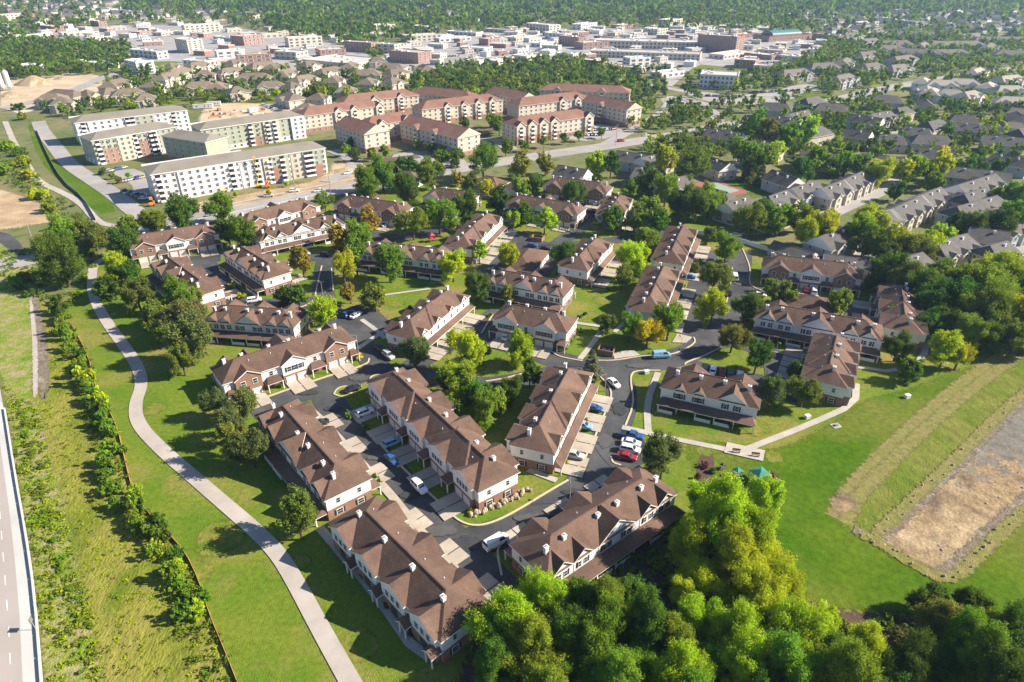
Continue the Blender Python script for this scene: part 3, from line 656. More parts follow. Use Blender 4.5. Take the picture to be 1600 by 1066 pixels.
def pads(X, Y, rz, L, Wd, style):
    c, s = math.cos(rz), math.sin(rz); B = MB(); I = MB(); q = -(Wd/2)
    if style == 'garage':
        gs = (.165, .5, .835) if L > 26 else ((.2, .72) if L > 20 else (.5,)); x0s = [((t-.5)*L, 3.1, .95) for t in gs]
    elif style == 'garlean':
        n = 4 if L > 28 else (3 if L > 22 else 2); x0s = [(((k+.5)/n-.5)*L, L/n*.40, .1) for k in range(n)]
    elif style == 'garbays':
        n = 4 if L < 40 else 5; x0s = [(((k+.5)/n-.5)*L, 3.0, .75) for k in range(n)]
    elif style == 'vgarage': x0s = [(((k+.5)/3-.5)*L, 2.5, 1.0) for k in range(3)]
    else: return
    pad_n[0] += 1; z = .335+.001*(pad_n[0] % 9)
    for x, h, pr in x0s:
        for a, b_ in ((x-h, x-.12), (x+.12, x+h)):
            v = [(a, q-pr-6.3), (b_, q-pr-6.3), (b_, q-pr), (a, q-pr)]; B.add([(X+p*c-r*s, Y+p*s+r*c, 0) for p, r in v], [(0,1,2,3)])
        P = [(x-h, q-pr-6.3), (x+h, q-pr-6.3), (x+h, q-pr), (x-h, q-pr)]; AREAS.append([(X+p*c-r*s, Y+p*s+r*c) for p, r in P])
        DRIVES.append((X+x*c-(q-pr-3.2)*s, Y+x*s+(q-pr-3.2)*c, rz))
    struct('driveway', B.mesh('driveway', 'concrete'), z)
DRIVES = []
TOWN = [  # near eave a, b | near style | far style | near is front? | snapped length | what singles it out
 ((854,905),(1057,769),'lean','garage','rear',35,'brown-roofed townhouse row at the woodland edge with long lean-to porch'),
 ((520,818),(687,997),'bays','garage','rear',35,'townhouse row with four gables beside concrete footpath, nearest the camera'),
 ((402,650),(507,779),'lean','garage','rear',35,'townhouse row with shaded lean-to side behind the small olive pine'),
 ((577,597),(744,764),'garbays','hips','front',48,'longest townhouse row with five shaded gables facing parked vehicles'),
 ((351,599),(552,532),'garage','lean','front',35,'sunlit townhouse row with brick gables and garages left of the street'),
 ((864,711),(925,582),'garlean','hips','front',34,'townhouse row with four driveways in the middle of the photo'),
 ((770,497),(885,520),'garage','plain','front',23,'short white townhouse row in shade with two gables by the junction'),
 ((650,532),(733,462),'garlean','hips','front',31,'townhouse row with sunlit garages above the parking bay'),
 ((315,501),(461,512),'lean','garage','rear',31,'townhouse row with blue-shaded porch behind the dark pines'),
 ((752,440),(883,465),'lean','garage','rear',31,'townhouse row directly behind the short white row by the junction'),
 ((560,395),(697,412),'lean','garage','rear',33,'townhouse row half hidden behind a tall round tree'),
 ((736,390),(787,340),'garlean','hips','front',31,'townhouse row with garages facing right beside the red playset'),
 ((350,398),(410,437),'lean','garage','rear',29,'townhouse row with a bright brick end wall above the shaded court'),
 ((235,415),(300,465),'lean','garage','rear',31,'townhouse row at the left edge of the estate, rear in deep shade'),
 ((200,390),(343,365),'garage','lean','front',32,'leftmost sunlit townhouse row with brick gables near the main road'),
 ((385,352),(498,322),'garage','lean','front',31,'sunlit townhouse row right beside the main road below the white apartments'),
 ((409,377),(536,350),'lean','garage','rear',31,'townhouse row with sunlit lean-to porch and small white gables'),
 ((521,319),(626,335),'garage','lean','front',31,'shaded townhouse row near the main road with dark brick gables'),
 ((660,307),(735,316),'garage','lean','front',22,'small townhouse row beyond two round trees'),
 ((790,318),(901,336),'garage','lean','front',31,'shaded townhouse row right of the tall yellow tree'),
 ((847,289),(950,302),'garage','lean','front',31,'farthest townhouse row, beside the grey-roofed houses'),
 ((972,340),(988,312),'garlean','hips','front',20,'short townhouse row turned end-on with sunlit right side, far group'),
 ((917,425),(958,380),'garlean','hips','front',27,'townhouse row turned end-on between the lawn and the brown garage block'),
 ((1035,491),(1062,424),'garlean','hips','front',34,'nearer half of the long terrace with many chimneys'),
 ((1066,415),(1089,360),'garlean','hips','front',31,'farther half of the long terrace with many chimneys'),
 ((1036,605),(1182,637),'twolean','garage','rear',24,'white townhouse row with shaded porch standing alone on the lawn'),
 ((1184,497),(1375,532),'lean','garage','rear',34,'white townhouse row with five gables and a shaded long porch, right side'),
 ((1322,607),(1336,534),'hips','garbays','rear',26,'townhouse row seen end-on with brick end beside the field path'),
 ((1190,417),(1350,437),'garage','lean','front',32,'shaded townhouse row with brick gables in front of the pale fence'),
 ((1377,446),(1381,512),'garage','hips','front',28,'townhouse row at the edge of the dark wood, turned end-on'),
]
for a, b, ns, fs, face, L, lab in TOWN:
    Wd = 9.8; l = place(a, b, Wd, 5.9, ns)[3]; L = min((20, 23, 26, 28, 31, 34, 36, 50), key=lambda q: abs(q-l)); cx, cy, ang, l = place(a, b, Wd, 5.9, ns, L)
    fr, re = (ns, fs) if face == 'front' else (fs, ns)
    rz = ang if face == 'front' else ang+math.pi
    P = house_kit(L, Wd, 5.9, .6, fr, re, TH, CH4 if ns == 'bays' else (CH6 if L > 26 else CH4))
    put(P, 'townhouse_row', lab, 'townhouse', 'brown-roofed townhouse rows', cx, cy, rz, L, Wd, marg=2.4)
    pads(cx, cy, rz, L, Wd, fr)
# garage blocks of the estate and the clubhouse
GB = dict(name='gb', roof='roof', low='brick', up='brick', split=2.7, ov=.5)
for a, b, L, lab in (((830,428),(860,390),20,'low brown-roofed garage block with a row of doors facing right'), ((1236,482),(1297,492),15,'low brown-roofed garage block among the right-hand townhouses')):
    cx, cy, ang, l = place(a, b, 12, 2.9, 0, L); put(house_kit(L, 12, 2.9, .42, 'garagerow', 'garagerow', GB), 'garage_block', lab, 'garage', 'garage blocks', cx, cy, ang, L, 12)
CL = dict(name='cl', roof='roof', low='siding', up='siding', split=2.7, ov=.6)
cx, cy, ang, l = place((742,287), (770,292), 11, 4, 0, 15); put(house_kit(15, 11, 3.8, .55, 'garage', 'plain', CL), 'clubhouse', 'small brown-roofed clubhouse beside the main road', 'clubhouse', None, cx, cy, ang, 15, 11)
cx, cy, ang, l = place((788,293), (806,296), 8, 3.5, 0, 9); put(house_kit(9, 8, 3.2, .6, 'none', 'none', CL), 'pavilion', 'little brown-roofed pavilion right of the clubhouse', 'pavilion', None, cx, cy, ang, 9, 8)
cx, cy, ang, l = place((612,278), (648,282), 10, 4, 0, 14); put(house_kit(14, 10, 3.8, .55, 'plain', 'plain', CL), 'house', 'brown-roofed house hidden behind big trees near the main road', 'house', None, cx, cy, ang, 14, 10)
# ---- grey-roofed villas on the right
VI = [dict(name='v%d' % i, roof='roof_grey', low=u, up=u, split=2.7, ov=.5, hip=h, endwin=True) for i, (u, h) in enumerate((('siding_grey', .0), ('siding_beige', .0), ('siding_cream', .35), ('siding_grey', .5)))]
VL = [((1075,250),(1122,268),26,1),((1196,281),(1224,291),16,0),((1212,327),(1250,313),17,2),((1252,312),(1290,299),17,0),((1298,313),(1334,298),17,1),((1336,297),(1369,281),17,1),
 ((1300,392),(1344,373),17,1),((1350,376),(1408,349),22,0),((1412,346),(1458,324),20,1),((1458,323),(1488,309),15,1),((1490,277),(1562,285),27,0),((1548,254),(1592,262),20,3),((1512,307),(1572,288),22,0),((1518,324),(1562,309),18,3),
 ((1505,345),(1582,322),25,3),((1528,357),(1592,340),22,2),((1528,378),(1562,383),12,0),((1478,404),(1534,386),19,2),((1398,440),(1468,416),19,2),((1082,306),(1128,319),17,2),((1150,337),(1186,323),15,1),((1198,346),(1242,333),17,2),
 ((985,277),(1036,281),17,2),((866,274),(905,281),16,0),((958,250),(1012,258),20,0),((1012,262),(1056,252),16,1),((1104,214),(1148,220),22,1),((1200,192),(1240,198),18,0),((1242,190),(1274,182),16,1),((1322,214),(1348,218),14,1),((1326,190),(1368,196),20,0),
 ((1372,190),(1402,184),16,1),((1252,250),(1304,256),20,2),((1376,258),(1424,264),18,0),((1498,204),(1538,208),18,1),((1376,224),(1412,226),16,2),((1545,225),(1592,229),20,0),((1410,210),(1450,214),18,3),((1178,232),(1215,238),16,2),((1440,245),(1480,250),16,1),
 ((1050,300),(1082,292),12,1),((1560,410),(1600,398),14,2),((1575,370),(1610,362),14,0)]
for a, b, L, si in VL:
    Wd = 11.5; L = round(max(L, .95*place(a, b, Wd, 5.2, 0)[3])/2)*2; cx, cy, ang, l = place(a, b, Wd, 5.2, 0, L); S = dict(VI[si]); S['ng'] = max(2, round(L/8)); S['name'] += str(S['ng'])
    up = (b[1] < a[1])
    P = house_kit(L, Wd, 5.2, .62, 'villa' if up else 'plain', 'vgarage' if L > 18 else 'plain', S, tuple((t, -1.5) for t in ((.3, .7) if L > 15 else (.6,))))
    put(P, 'villa', None, 'house', 'grey-roofed villas on the right', cx, cy, ang, L, Wd, 'grey-roofed '+('pale grey' if si in (0, 3) else 'cream')+' villa', marg=.5)
CG = dict(name='cg', roof='roof_grey', low='siding_grey', up='siding_grey', split=2.6, ov=.4, hip=0.0)
for a, b, L, lab in (((1200,388),(1262,408),16,'low grey garage block behind the pale fence, left one'), ((1289,411),(1366,422),17,'low grey garage block behind the pale fence, right one')):
    cx, cy, ang, l = place(a, b, 8, 2.6, 0, L); put(house_kit(L, 8, 2.6, .5, 'none', 'garagerow', CG), 'garage_block', lab, 'garage', 'grey garage blocks', cx, cy, ang, L, 8)
# ---- multi-storey apartment blocks
def balcony_mesh(w, h):
    b = MB(); b.box(-w/2, w/2, -1.15, 0, -.1, .05, 0, True); b.box(-w/2, w/2, -1.15, -1.09, .05, .95, 0, True); b.box(-w/2, -w/2+.06, -1.09, 0, .05, .95); b.box(w/2-.06, w/2, -1.09, 0, .05, .95)
    b.box(-w/2+.15, w/2-.15, -.03, .02, .1, h-.45, 1, True); return b.mesh('balcony', ['trim', 'glass'])
BALC = balcony_mesh(2.6, 2.5)
def apartment(name, label, a, b, L, Wd, st, S, gab=(), balc=(), sides='f', panels=None, group='apartment blocks', zref=0.0, hipv=1.0, desc=None, nw=None, slope=.5, par=False):
    e = st*2.6+.5; cx, cy, ang, l = place(a, b, Wd, zref if zref else 0.0, 0, L); L = round(L or l, 1); P = []
    lowh = S.get('lowh', 2.7)
    B = MB(); B.box(-L/2, L/2, -Wd/2, Wd/2, 0, lowh); P.append(('lower_wall', B.mesh('lower_wall', S['low']), (0,0,0), 0, None, []))
    B = MB(); B.box(-L/2-.04, L/2+.04, -Wd/2-.04, Wd/2+.04, lowh-.04, e-.1, 0, True); P.append(('upper_wall', B.mesh('upper_wall', S['up']), (0,0,0), 0, None, []))
    P.append(('roof', hip_roof(L, Wd, e, slope, .5, hipv, S['roof'], .35, trim=S.get('trim', 'trim')), (0,0,0), 0, None, []))
    if par:
        B = MB(); B.box(-L/2-.52, L/2*.1, Wd/2+.2, Wd/2+.56, e-.4, e+.95); P.append(('parapet', B.mesh('parapet', 'siding_white'), (0,0,0), 0, None, []))
    q = -Wd/2
    for x0, x1, m, pr, z1 in (panels or ()):
        B = MB(); B.box((x0-.5)*L, (x1-.5)*L, q-pr, q+.1, 0, e*z1-.12); P.append(('facade_bay', B.mesh('facade_bay', m), (0,0,0), 0, None, []))
    def bayoff(t):
        for x0, x1, m, pr, z1 in (panels or ()):
            if x0 <= t <= x1: return pr
        return 0
    for t, wd in gab:
        x = (t-.5)*L; P.append(('gable_roof', cross_gable(x, wd, e, .8, Wd, .5, 1.3, S['roof'], .3), (0,0,0), 0, None, []))
        P.append(('gable_wall', gable_wall(x, wd, lowh*1.8, e, .8, Wd, 1.3, S['up'], .3), (0,0,0), 0, None, []))
        B = MB(); B.box(x-wd/2+.05, x+wd/2-.05, q-1.25, q+.1, 0, lowh*1.8); P.append(('bay_wall', B.mesh('bay_wall', S['low']), (0,0,0), 0, None, []))
        for k in range(st): P.append(('balcony', BALC, (x, q-1.32, k*2.6+.45), 0, (min(1, wd/3.4), .5, 1), []))
    for t in balc:
        for k in range(st): P.append(('balcony', BALC, ((t-.5)*L, q-.06-bayoff(t), k*2.6+.45), 0, None, []))
    n = nw or int(L/4)
    for k in range(st):
        for i in range(n):
            t = (i+.5)/n; x = (t-.5)*L
            if any(abs(x-(g[0]-.5)*L) < g[1]/2+.6 for g in gab) or any(abs(x-(g-.5)*L) < 1.9 for g in balc): continue
            P.append(('window', U['win'], (x, q-.1-bayoff(t), k*2.6+1.65), 0, (1.5, 1.3, 1.4), []))
        m = max(2, int(Wd/5))
        for s in (-1, 1):
            if (s < 0 and 'l' in sides) or (s > 0 and 'r' in sides):
                for i in range(m): P.append(('window', U['win'], (s*(L/2+.1), ((i+.5)/m-.5)*Wd, k*2.6+1.65), s*math.pi/2, (1.5, 1.3, 1.4), []))
    return put(P, name, label, 'apartments', group, cx, cy, ang, L, Wd, desc)
RA = dict(roof='roof_red', low='brick_far', up='siding_cream', trim='siding_cream'); G1 = 'red-roofed apartment blocks'
apartment('apartment_block', 'red-roofed cream apartment block with four steep gables and balconies, front right', (805,227), (926,208), None, 15, 4, RA, gab=((.06,6.5),(.2,6.5),(.34,6.5),(.48,6.5),(.93,7)), sides='lr', group=G1)
apartment('apartment_block', 'red-roofed apartment wing ending in a sunlit gable, nearest the main road', (639,225), (703,243), 54, 17, 4, RA, sides='r', group=G1, gab=((.3,5),(.62,5)), hipv=.0)
apartment('apartment_block', 'red-roofed apartment wing with sunlit end beside the planted car park', (532,226), (566,238), 34, 17, 4, RA, sides='r', group=G1, hipv=.0)
apartment('apartment_block', 'red-roofed link block joining the two near apartment wings', (592,224), (645,214), 38, 15, 4, RA, gab=((.25,6.5),(.72,7)), group=G1)
apartment('apartment_block', 'red-roofed apartment block directly behind the cream construction block', (490,207), (590,192), 58, 15, 4, RA, gab=((.42,6),(.62,6),(.95,6)), sides='lr', group=G1)
apartment('apartment_block', 'red-roofed apartment block at the back left with brick balcony column', (555,184), (642,174), 58, 15, 4, RA, gab=((.4,6),(.75,6.5)), sides='lr', group=G1)
apartment('apartment_block', 'red-roofed apartment block behind the carport with four small gables', (672,196), (776,182), 65, 15, 4, RA, gab=((.3,6),(.5,5),(.68,6),(.86,6)), sides='lr', group=G1)
apartment('apartment_block', 'dark red-roofed apartment block in the middle of the far row', (655,170), (722,178), 54, 16, 4, RA, sides='r', group=G1)
apartment('apartment_block', 'red-roofed apartment block behind the front right block', (822,190), (910,178), 62, 15, 4, RA, gab=((.6,6),(.82,6)), group=G1)
apartment('apartment_block', 'red-roofed apartment block with sunlit gabled end, far right', (918,185), (966,196), 43, 15, 4, RA, gab=((.45,5),), sides='r', group=G1, hipv=.0)
apartment('apartment_block', 'red-roofed apartment block at the back right near the yellow thicket', (862,164), (962,168), 69, 15, 4, RA, gab=((.2,6),(.7,6)), sides='r', group=G1)
apartment('apartment_block', 'red-roofed apartment block left of the far woods', (762,168), (812,180), 40, 15, 4, RA, sides='r', group=G1, hipv=.0)
CW = dict(roof='roof_gravel2', low='siding_white', up='siding_white'); mat('roof_gravel2', (.225, .20, .165), .9, (.185, .165, .135), .1)
G2 = 'new apartment blocks on the building site'
apartment('apartment_block', 'long five-storey white and green apartment block facing the main road', (248,318), (513,271), None, 17, 5, dict(CW, up='siding_white'), sides='lr', group=G2, hipv=.8, slope=.28, par=True, nw=23,
  panels=((.13,.45,'siding_white',.7,.97),(.47,.60,'siding_white',.3,.9),(.605,.76,'siding_sage',.7,.97),(.775,.84,'siding_beige',.3,.95),(.66,.70,'brick_far',.95,.62),(.85,.985,'siding_sage',.7,1.0),(.92,.965,'brick_far',.95,.45),(.605,.64,'siding_beige',.95,.97)), balc=(.03,.42,.57,.64,.72,.87,.90))
apartment('apartment_block', 'white, brick and green apartment block with shaded court, behind the white one', (155,259), (285,234), None, 17, 5, dict(CW, up='siding_sage'), sides='lr', group=G2, hipv=.8, slope=.28, par=True, nw=14,
  panels=((.08,.26,'brick_far',.6,.62),(.27,.45,'siding_beige',.6,.98),(.5,.62,'brick_far',.6,.66),(.64,.74,'siding_white',.9,1.0)), balc=(.05,.47,.66,.7))
apartment('apartment_block', 'rearmost unfinished white apartment block beside the building site', (128,228), (300,205), None, 17, 5, dict(CW, up='siding_white'), sides='lr', group=G2, hipv=.8, slope=.28, par=True, nw=16,
  panels=((.1,.3,'siding_white',.6,.97),(.5,.68,'siding_sage',.6,.97)), balc=(.06,.44,.48,.86))
apartment('apartment_block', 'green-panelled apartment block with brick base behind the white front block', (322,240), (478,215), None, 17, 5, dict(CW, up='siding_sage'), sides='r', group=G2, hipv=.8, slope=.28, par=True, nw=16,
  panels=((.42,.56,'brick_far',.7,.4),(.58,.74,'siding_beige',.8,1.0),(.86,1.0,'siding_white',1.2,.98)), balc=(.45,.62,.69))
apartment('apartment_block', 'short connecting apartment wing in deep shade between the new blocks', (262,250), (330,262), 34, 15, 5, dict(CW, up='siding_sage', low='brick_far'), group=G2, hipv=.6, slope=.28, nw=6, sides='')
# ---- tan-roofed apartments far left, condos far right, commercial buildings
def simple_block(a, b, L, Wd, st, roof, wall, desc, group, name='apartment_block', ng=2, slope=.5, cat='apartments', hip=.8, ends='r'):
    e = st*2.9+.3; cx, cy, ang, l = place(a, b, Wd, 0, 0, L); L = max(12, round((L or l)*.9/2)*2); jr = random.Random(int(a[0]*7+a[1])); ang += jr.choice((0, 0, .35, -.5, -.9))
    k = ('sb', L, Wd, st, roof, wall, ng, hip)
    if k not in KIT:
        P = []; B = MB(); B.box(-L/2, L/2, -Wd/2, Wd/2, 0, e-.1); P.append(('wall', B.mesh('wall', wall), (0,0,0), 0, None, []))
        P.append(('roof', hip_roof(L, Wd, e, slope, .6, hip, roof, .3), (0,0,0), 0, None, []))
        for i in range(ng):
            x = ((i+.5)/ng-.5)*L; wd = min(7, L/ng*.6)
            P.append(('gable_roof', cross_gable(x, wd, e, slope*1.1, Wd, .6, 1.2, roof, .3), (0,0,0), 0, None, []))
            P.append(('gable_wall', gable_wall(x, wd, 0, e, slope*1.1, Wd, 1.2, wall, .3), (0,0,0), 0, None, []))
            for s in range(st): P.append(('window', U['win'], (x, -Wd/2-1.26, s*2.9+1.6), 0, (2.4, 1, 1.7), []))
        n = ng+1
        for i in range(n):
            x = (i/ng-.5)*L*.94
            for s in range(st): P.append(('window', U['win'], (x, -Wd/2-.06, s*2.9+1.6), 0, (1.6, 1, 1.5), []))
        for sd in (-1, 1):
            for yy in (-.22, .22):
                for s in range(st): P.append(('window', U['win'], (sd*(L/2+.06), yy*Wd, s*2.9+1.6), sd*math.pi/2, (1.5, 1, 1.5), []))
        KIT[k] = P
    return put(KIT[k], name, None, cat, group, cx, cy, ang, L, Wd, desc)
GT = 'tan-roofed apartment houses on the far left'
for a, b, L, ng in (((70,173),(118,166),26,2),((75,160),(105,168),20,1),((170,150),(222,140),34,2),((200,165),(235,155),26,2),((140,165),(165,160),18,1),((250,123),(285,130),34,2),((258,138),(300,128),32,2),((285,152),(345,148),36,3),((345,152),(368,146),16,1),
 ((300,118),(340,112),34,2),((345,128),(395,122),36,3),((385,138),(430,130),30,2),((395,118),(440,112),34,2),((410,152),(455,145),30,2),((440,132),(478,124),30,2),((468,142),(505,134),28,2),((505,128),(545,120),32,2),((545,118),(572,112),24,1),((560,132),(602,125),32,2),((600,120),(640,115),30,2),((612,130),(645,124),24,1),
 ((640,118),(672,122),28,2),((225,172),(258,166),18,1),((430,165),(455,172),20,1),((500,170),(520,166),14,1),((455,185),(480,190),22,1),((100,178),(128,172),20,1),((178,162),(200,156),20,1),((238,150),(262,146),20,1),((270,118),(292,114),20,1),((320,132),(345,127),20,1),((365,112),(388,108),20,1),((372,160),(398,154),20,1),((425,120),(450,115),20,1),((455,152),(480,148),20,1),((480,115),(505,111),20,1),((520,142),(548,136),20,1),((540,158),(565,153),20,1),((575,145),(600,140),20,1),((612,145),(640,140),20,1),((585,108),(610,105),20,1)):
    simple_block(a, b, None, 16, 2, 'roof_tan', 'siding_cream', 'tan-roofed cream apartment house', GT, ng=ng)
GC = 'grey-brown condominium blocks at the far right'
for a, b, L, ng in (((1222,131),(1272,126),34,3),((1280,120),(1308,114),28,2),((1310,113),(1345,107),32,2),((1296,140),(1350,136),38,3),((1345,100),(1380,95),34,2),((1352,120),(1385,115),30,2),((1398,107),(1437,102),38,2),((1392,122),(1428,118),32,2),((1415,95),(1462,90),46,3),((1470,96),(1508,91),38,2),((1380,88),(1410,84),36,2),
 ((1345,76),(1380,73),44,3),((1388,80),(1420,76),42,2),((1430,84),(1465,80),44,3),((1472,82),(1525,76),62,4),((1528,88),(1575,82),52,4),((1540,74),(1600,69),70,5),((1580,98),(1620,93),40,3),((1500,68),(1540,64),56,3),((1320,66),(1350,63),44,2),((1360,62),(1395,58),54,3),((1420,64),(1455,60),56,3)):
    simple_block(a, b, None, 16, 2, 'roof_greytan', 'siding_grey', 'grey-brown condominium block', GC, ng=ng) if 'roof_greytan' in MATS else (mat('roof_greytan', (.165, .14, .125), .9, (.135, .115, .10), .2, objvar=.15), simple_block(a, b, None, 16, 2, 'roof_greytan', 'siding_grey', 'grey-brown condominium block', GC, ng=ng))
GP = 'pale condominiums right of the white office'
mat('roof_pale', (.33, .29, .25), .9, (.27, .24, .21), .2, objvar=.15)
for a, b, L, ng in (((1422,152),(1448,156),20,2),((1452,162),(1478,158),20,2),((1480,164),(1508,160),20,2),((1508,168),(1538,162),22,2),((1440,144),(1462,140),18,1),((1468,148),(1492,143),20,2),((1500,146),(1525,141),22,2),((1512,128),(1552,124),36,3),((1562,140),(1605,136),32,3),((1540,152),(1565,148),18,1),((1570,158),(1600,153),20,2),((1580,178),(1610,172),20,2)):
    simple_block(a, b, None, 14, 2, 'roof_pale', 'siding_white', 'pale white condominium', GP, ng=ng)
def commercial(a, b, L, Wd, H, wall, roof, label, rows=1, name='office_building', band=None, cat='building', desc=None, group='shops and offices in the distance', units=3, ncol=None, wsz=(1.6, 1.7)):
    if L: L = L*1.25
    Wd *= 1.15
    cx, cy, ang, l = place(a, b, Wd, 0, 0, L); L = round(L or l); P = []
    B = MB(); B.box(-L/2, L/2, -Wd/2, Wd/2, 0, H); P.append(('wall', B.mesh('wall', wall), (0,0,0), 0, None, []))
    B = MB(); B.box(-L/2+.4, L/2-.4, -Wd/2+.4, Wd/2-.4, H-.1, H+.02); P.append(('roof', B.mesh('roof', roof), (0,0,.01), 0, None, []))
    B = MB()
    for x0, x1, y0, y1 in ((-L/2-.1, L/2+.1, -Wd/2-.1, -Wd/2+.4), (-L/2-.1, L/2+.1, Wd/2-.4, Wd/2+.1), (-L/2-.1, -L/2+.4, -Wd/2+.4, Wd/2-.4), (L/2-.4, L/2+.1, -Wd/2+.4, Wd/2-.4)): B.box(x0, x1, y0, y1, H-.4, H+.9, 0, True)
    P.append(('parapet', B.mesh('parapet', band or wall), (0,0,0), 0, None, []))
    r = random.Random(int(L*13+Wd*7+H))
    for k in range(units): P.append(('roof_unit', U['post'], (r.uniform(-.4, .4)*L, r.uniform(-.35, .35)*Wd, H+.7), 0, (r.uniform(2, 4), r.uniform(2, 3), 1.5), []))
    n = ncol or max(2, int(L/5)); dz = H/max(rows, 1)
    for k in range(rows):
        for i in range(n): P.append(('window', U['win'], (((i+.5)/n-.5)*L, -Wd/2-.08, k*dz+dz*.52), 0, (L/n*.62, 1.2, min(dz*.62, 2.3)), []))
        m = max(2, int(Wd/6))
        for sd in (-1, 1):
            for i in range(m): P.append(('window', U['win'], (sd*(L/2+.08), ((i+.5)/m-.5)*Wd, k*dz+dz*.52), sd*math.pi/2, (Wd/m*.55, 1.2, min(dz*.62, 2.3)), []))
    return put(P, name, label, cat, group, cx, cy, ang, L, Wd, desc)
commercial((1092,138),(1150,141), None, 24, 11, 'siding_white', 'roof_flat', 'white three-storey office block with regular windows beside the car park', 3, ncol=9)
commercial((1088,79),(1148,84), None, 20, 18, 'brick_far', 'roof_gravel', 'tall brown hotel with eight rows of windows', 8, 'hotel', ncol=14, units=5)
commercial((611,96),(652,100), 34, 20, 10.5, 'brick_far', 'roof_gravel', 'brown brick four-storey office block in front of the shops', 4, ncol=9)
commercial((275,80),(298,84), 26, 17, 14, 'stucco', 'roof_gravel', 'tall tan office tower among the far-left offices', 6, ncol=6)
commercial((196,112),(220,118), 22, 15, 11, 'siding_white', 'roof_flat', 'tall white block beside the grass strip, far left', 4, ncol=5)
commercial((482,104),(540,110), 56, 45, 6, 'stucco', 'roof_flat', 'large flat white-roofed store left of the brick office block', 1, 'store', units=6)
commercial((955,90),(1058,94), 100, 26, 6, 'stucco', 'roof_gravel', 'long low car-park deck and store in front of the hotel', 2, 'store', units=7)
commercial((956,75),(1072,78), 105, 30, 8, 'stucco', 'roof_flat', 'widest flat-roofed mall hall left of the hotel', 2, 'store', units=9)
o = commercial((1202,66),(1262,62), 62, 26, 7, 'brick_far', 'roof_green', 'red brick hall with a green barrel roof, right of the hotel', 1, 'hall', band='brick_red')
bm = MB()
for i in range(12):
    t0, t1 = math.pi*i/12, math.pi*(i+1)/12
    y0, z0, y1, z1 = -11*math.cos(t0), 6*math.sin(t0), -11*math.cos(t1), 6*math.sin(t1)
    bm.add([(-28,y0,z0),(28,y0,z0),(28,y1,z1),(-28,y1,z1)], [(0,1,2,3)]); bm.add([(28,0,0),(28,y1,z1),(28,y0,z0)], [(0,1,2)], 1); bm.add([(-28,0,0),(-28,y0,z0),(-28,y1,z1)], [(0,1,2)], 1)
vr = newobj('vaulted_roof', bm.mesh('vaulted_roof', ['roof_green', 'glass']), o); vr.location.z = 7
r_ = random.Random(5)
FARC = [(872,70,40,1),(912,78,44,1),(990,58,30,2),(1022,56,36,2),(1120,95,70,0),(1165,90,40,1),(1030,124,38,3),(870,90,26,3),(820,96,30,0),(840,75,40,3),(800,66,60,2),(760,72,30,1),(720,80,40,3),(690,66,56,3),(640,66,60,2),(572,58,40,0),(540,80,46,1),(590,84,30,2),(458,74,50,0),(505,90,36,1),
 (430,92,36,2),(380,104,40,1),(337,102,36,0),(285,106,36,3),(200,88,58,3),(110,102,66,3),(217,56,34,1),(250,57,44,2),(107,57,56,2),(112,40,24,1),(139,40,32,1),(35,66,44,0),(0,60,30,0),(60,48,40,1),(297,52,60,0),(330,62,50,3),(380,72,44,1),(410,60,40,2),(345,92,30,3),(150,70,36,2),
 (850,60,44,3),(930,62,40,1),(1040,44,50,0),(1080,44,40,2),(1130,42,46,3),(1180,48,40,0),(1270,62,48,1),(1310,52,50,0),(1340,44,54,3),(1390,42,60,0),(1450,38,70,3),(1520,40,56,0),(1290,36,60,3),(1230,32,50,0),(640,48,50,0),(700,54,60,3),(760,50,66,2),(820,48,60,0),(900,48,60,3),(965,46,50,1),
 (590,48,40,0),(520,62,36,3),(20,110,30,3),(960,112,36,2),(985,104,30,3),(905,100,30,1),(1186,84,36,2),(1205,92,40,0),(1150,60,40,1),(1570,48,60,0),(1350,34,60,0),(142,16,80,3),(180,20,60,3),(60,20,80,1),(10,30,60,0),(1490,24,70,3),(1400,22,80,0),(1180,110,20,3),(1150,106,24,1)]
for i, (x, y, L, k) in enumerate(FARC):
    wl = ('stucco', 'brick_far', 'siding_beige', 'siding_white')[k]; wd = ('tan stucco', 'brown brick', 'beige', 'white')[k]
    Lp = L*FPX/depth(x, y); L = int(L*.72); Lp *= .72; sl2 = r_.choice((-.06, -.14, .1, .06)); rows = r_.choice((1, 1, 1, 2, 2, 3))
    commercial((x, y), (x+Lp*.95, y+Lp*sl2), L, r_.uniform(11, 20), 3.2*rows+1, wl, r_.choice(('roof_flat', 'roof_flat', 'roof_gravel')), None, rows, desc=wd+' flat-roofed building', units=2, ncol=max(3, L//6))
# carports near the red-roofed apartments
def carport(a, b, L, lab):
    cx, cy, ang, l = place(a, b, 6, 2.7, 0, L); o = empty('carport', (cx, cy, 0), ang); tag(o, lab, 'carport', 'carports')
    B = MB(); v = [(-L/2,-3,2.5),(L/2,-3,2.5),(L/2,3,2.9),(-L/2,3,2.9)]; v += [(x, y, z-.25) for x, y, z in v]
    B.add(v, [(0,1,2,3),(7,6,5,4),(4,5,1,0),(5,6,2,1),(6,7,3,2),(7,4,0,3)]); newobj('canopy', B.mesh('canopy', 'roof'), o)
    for i in range(int(L/5)+1):
        p = newobj('post', U['post'], o); p.location = (-L/2+.3+(L-.6)*i/int(L/5), 0, 1.3); p.scale = (.2, .2, 2.4)
    FOOT.append((cx, cy, math.cos(ang), math.sin(ang), L/2, 3))
carport((590,254),(655,246),26,'brown carport with planted strip below the red-roofed apartments'); carport((742,208),(778,203),20,'brown carport between two red-roofed apartment blocks'); carport((905,190),(965,186),26,'brown carport over parked cars, far right of the red-roofed apartments')

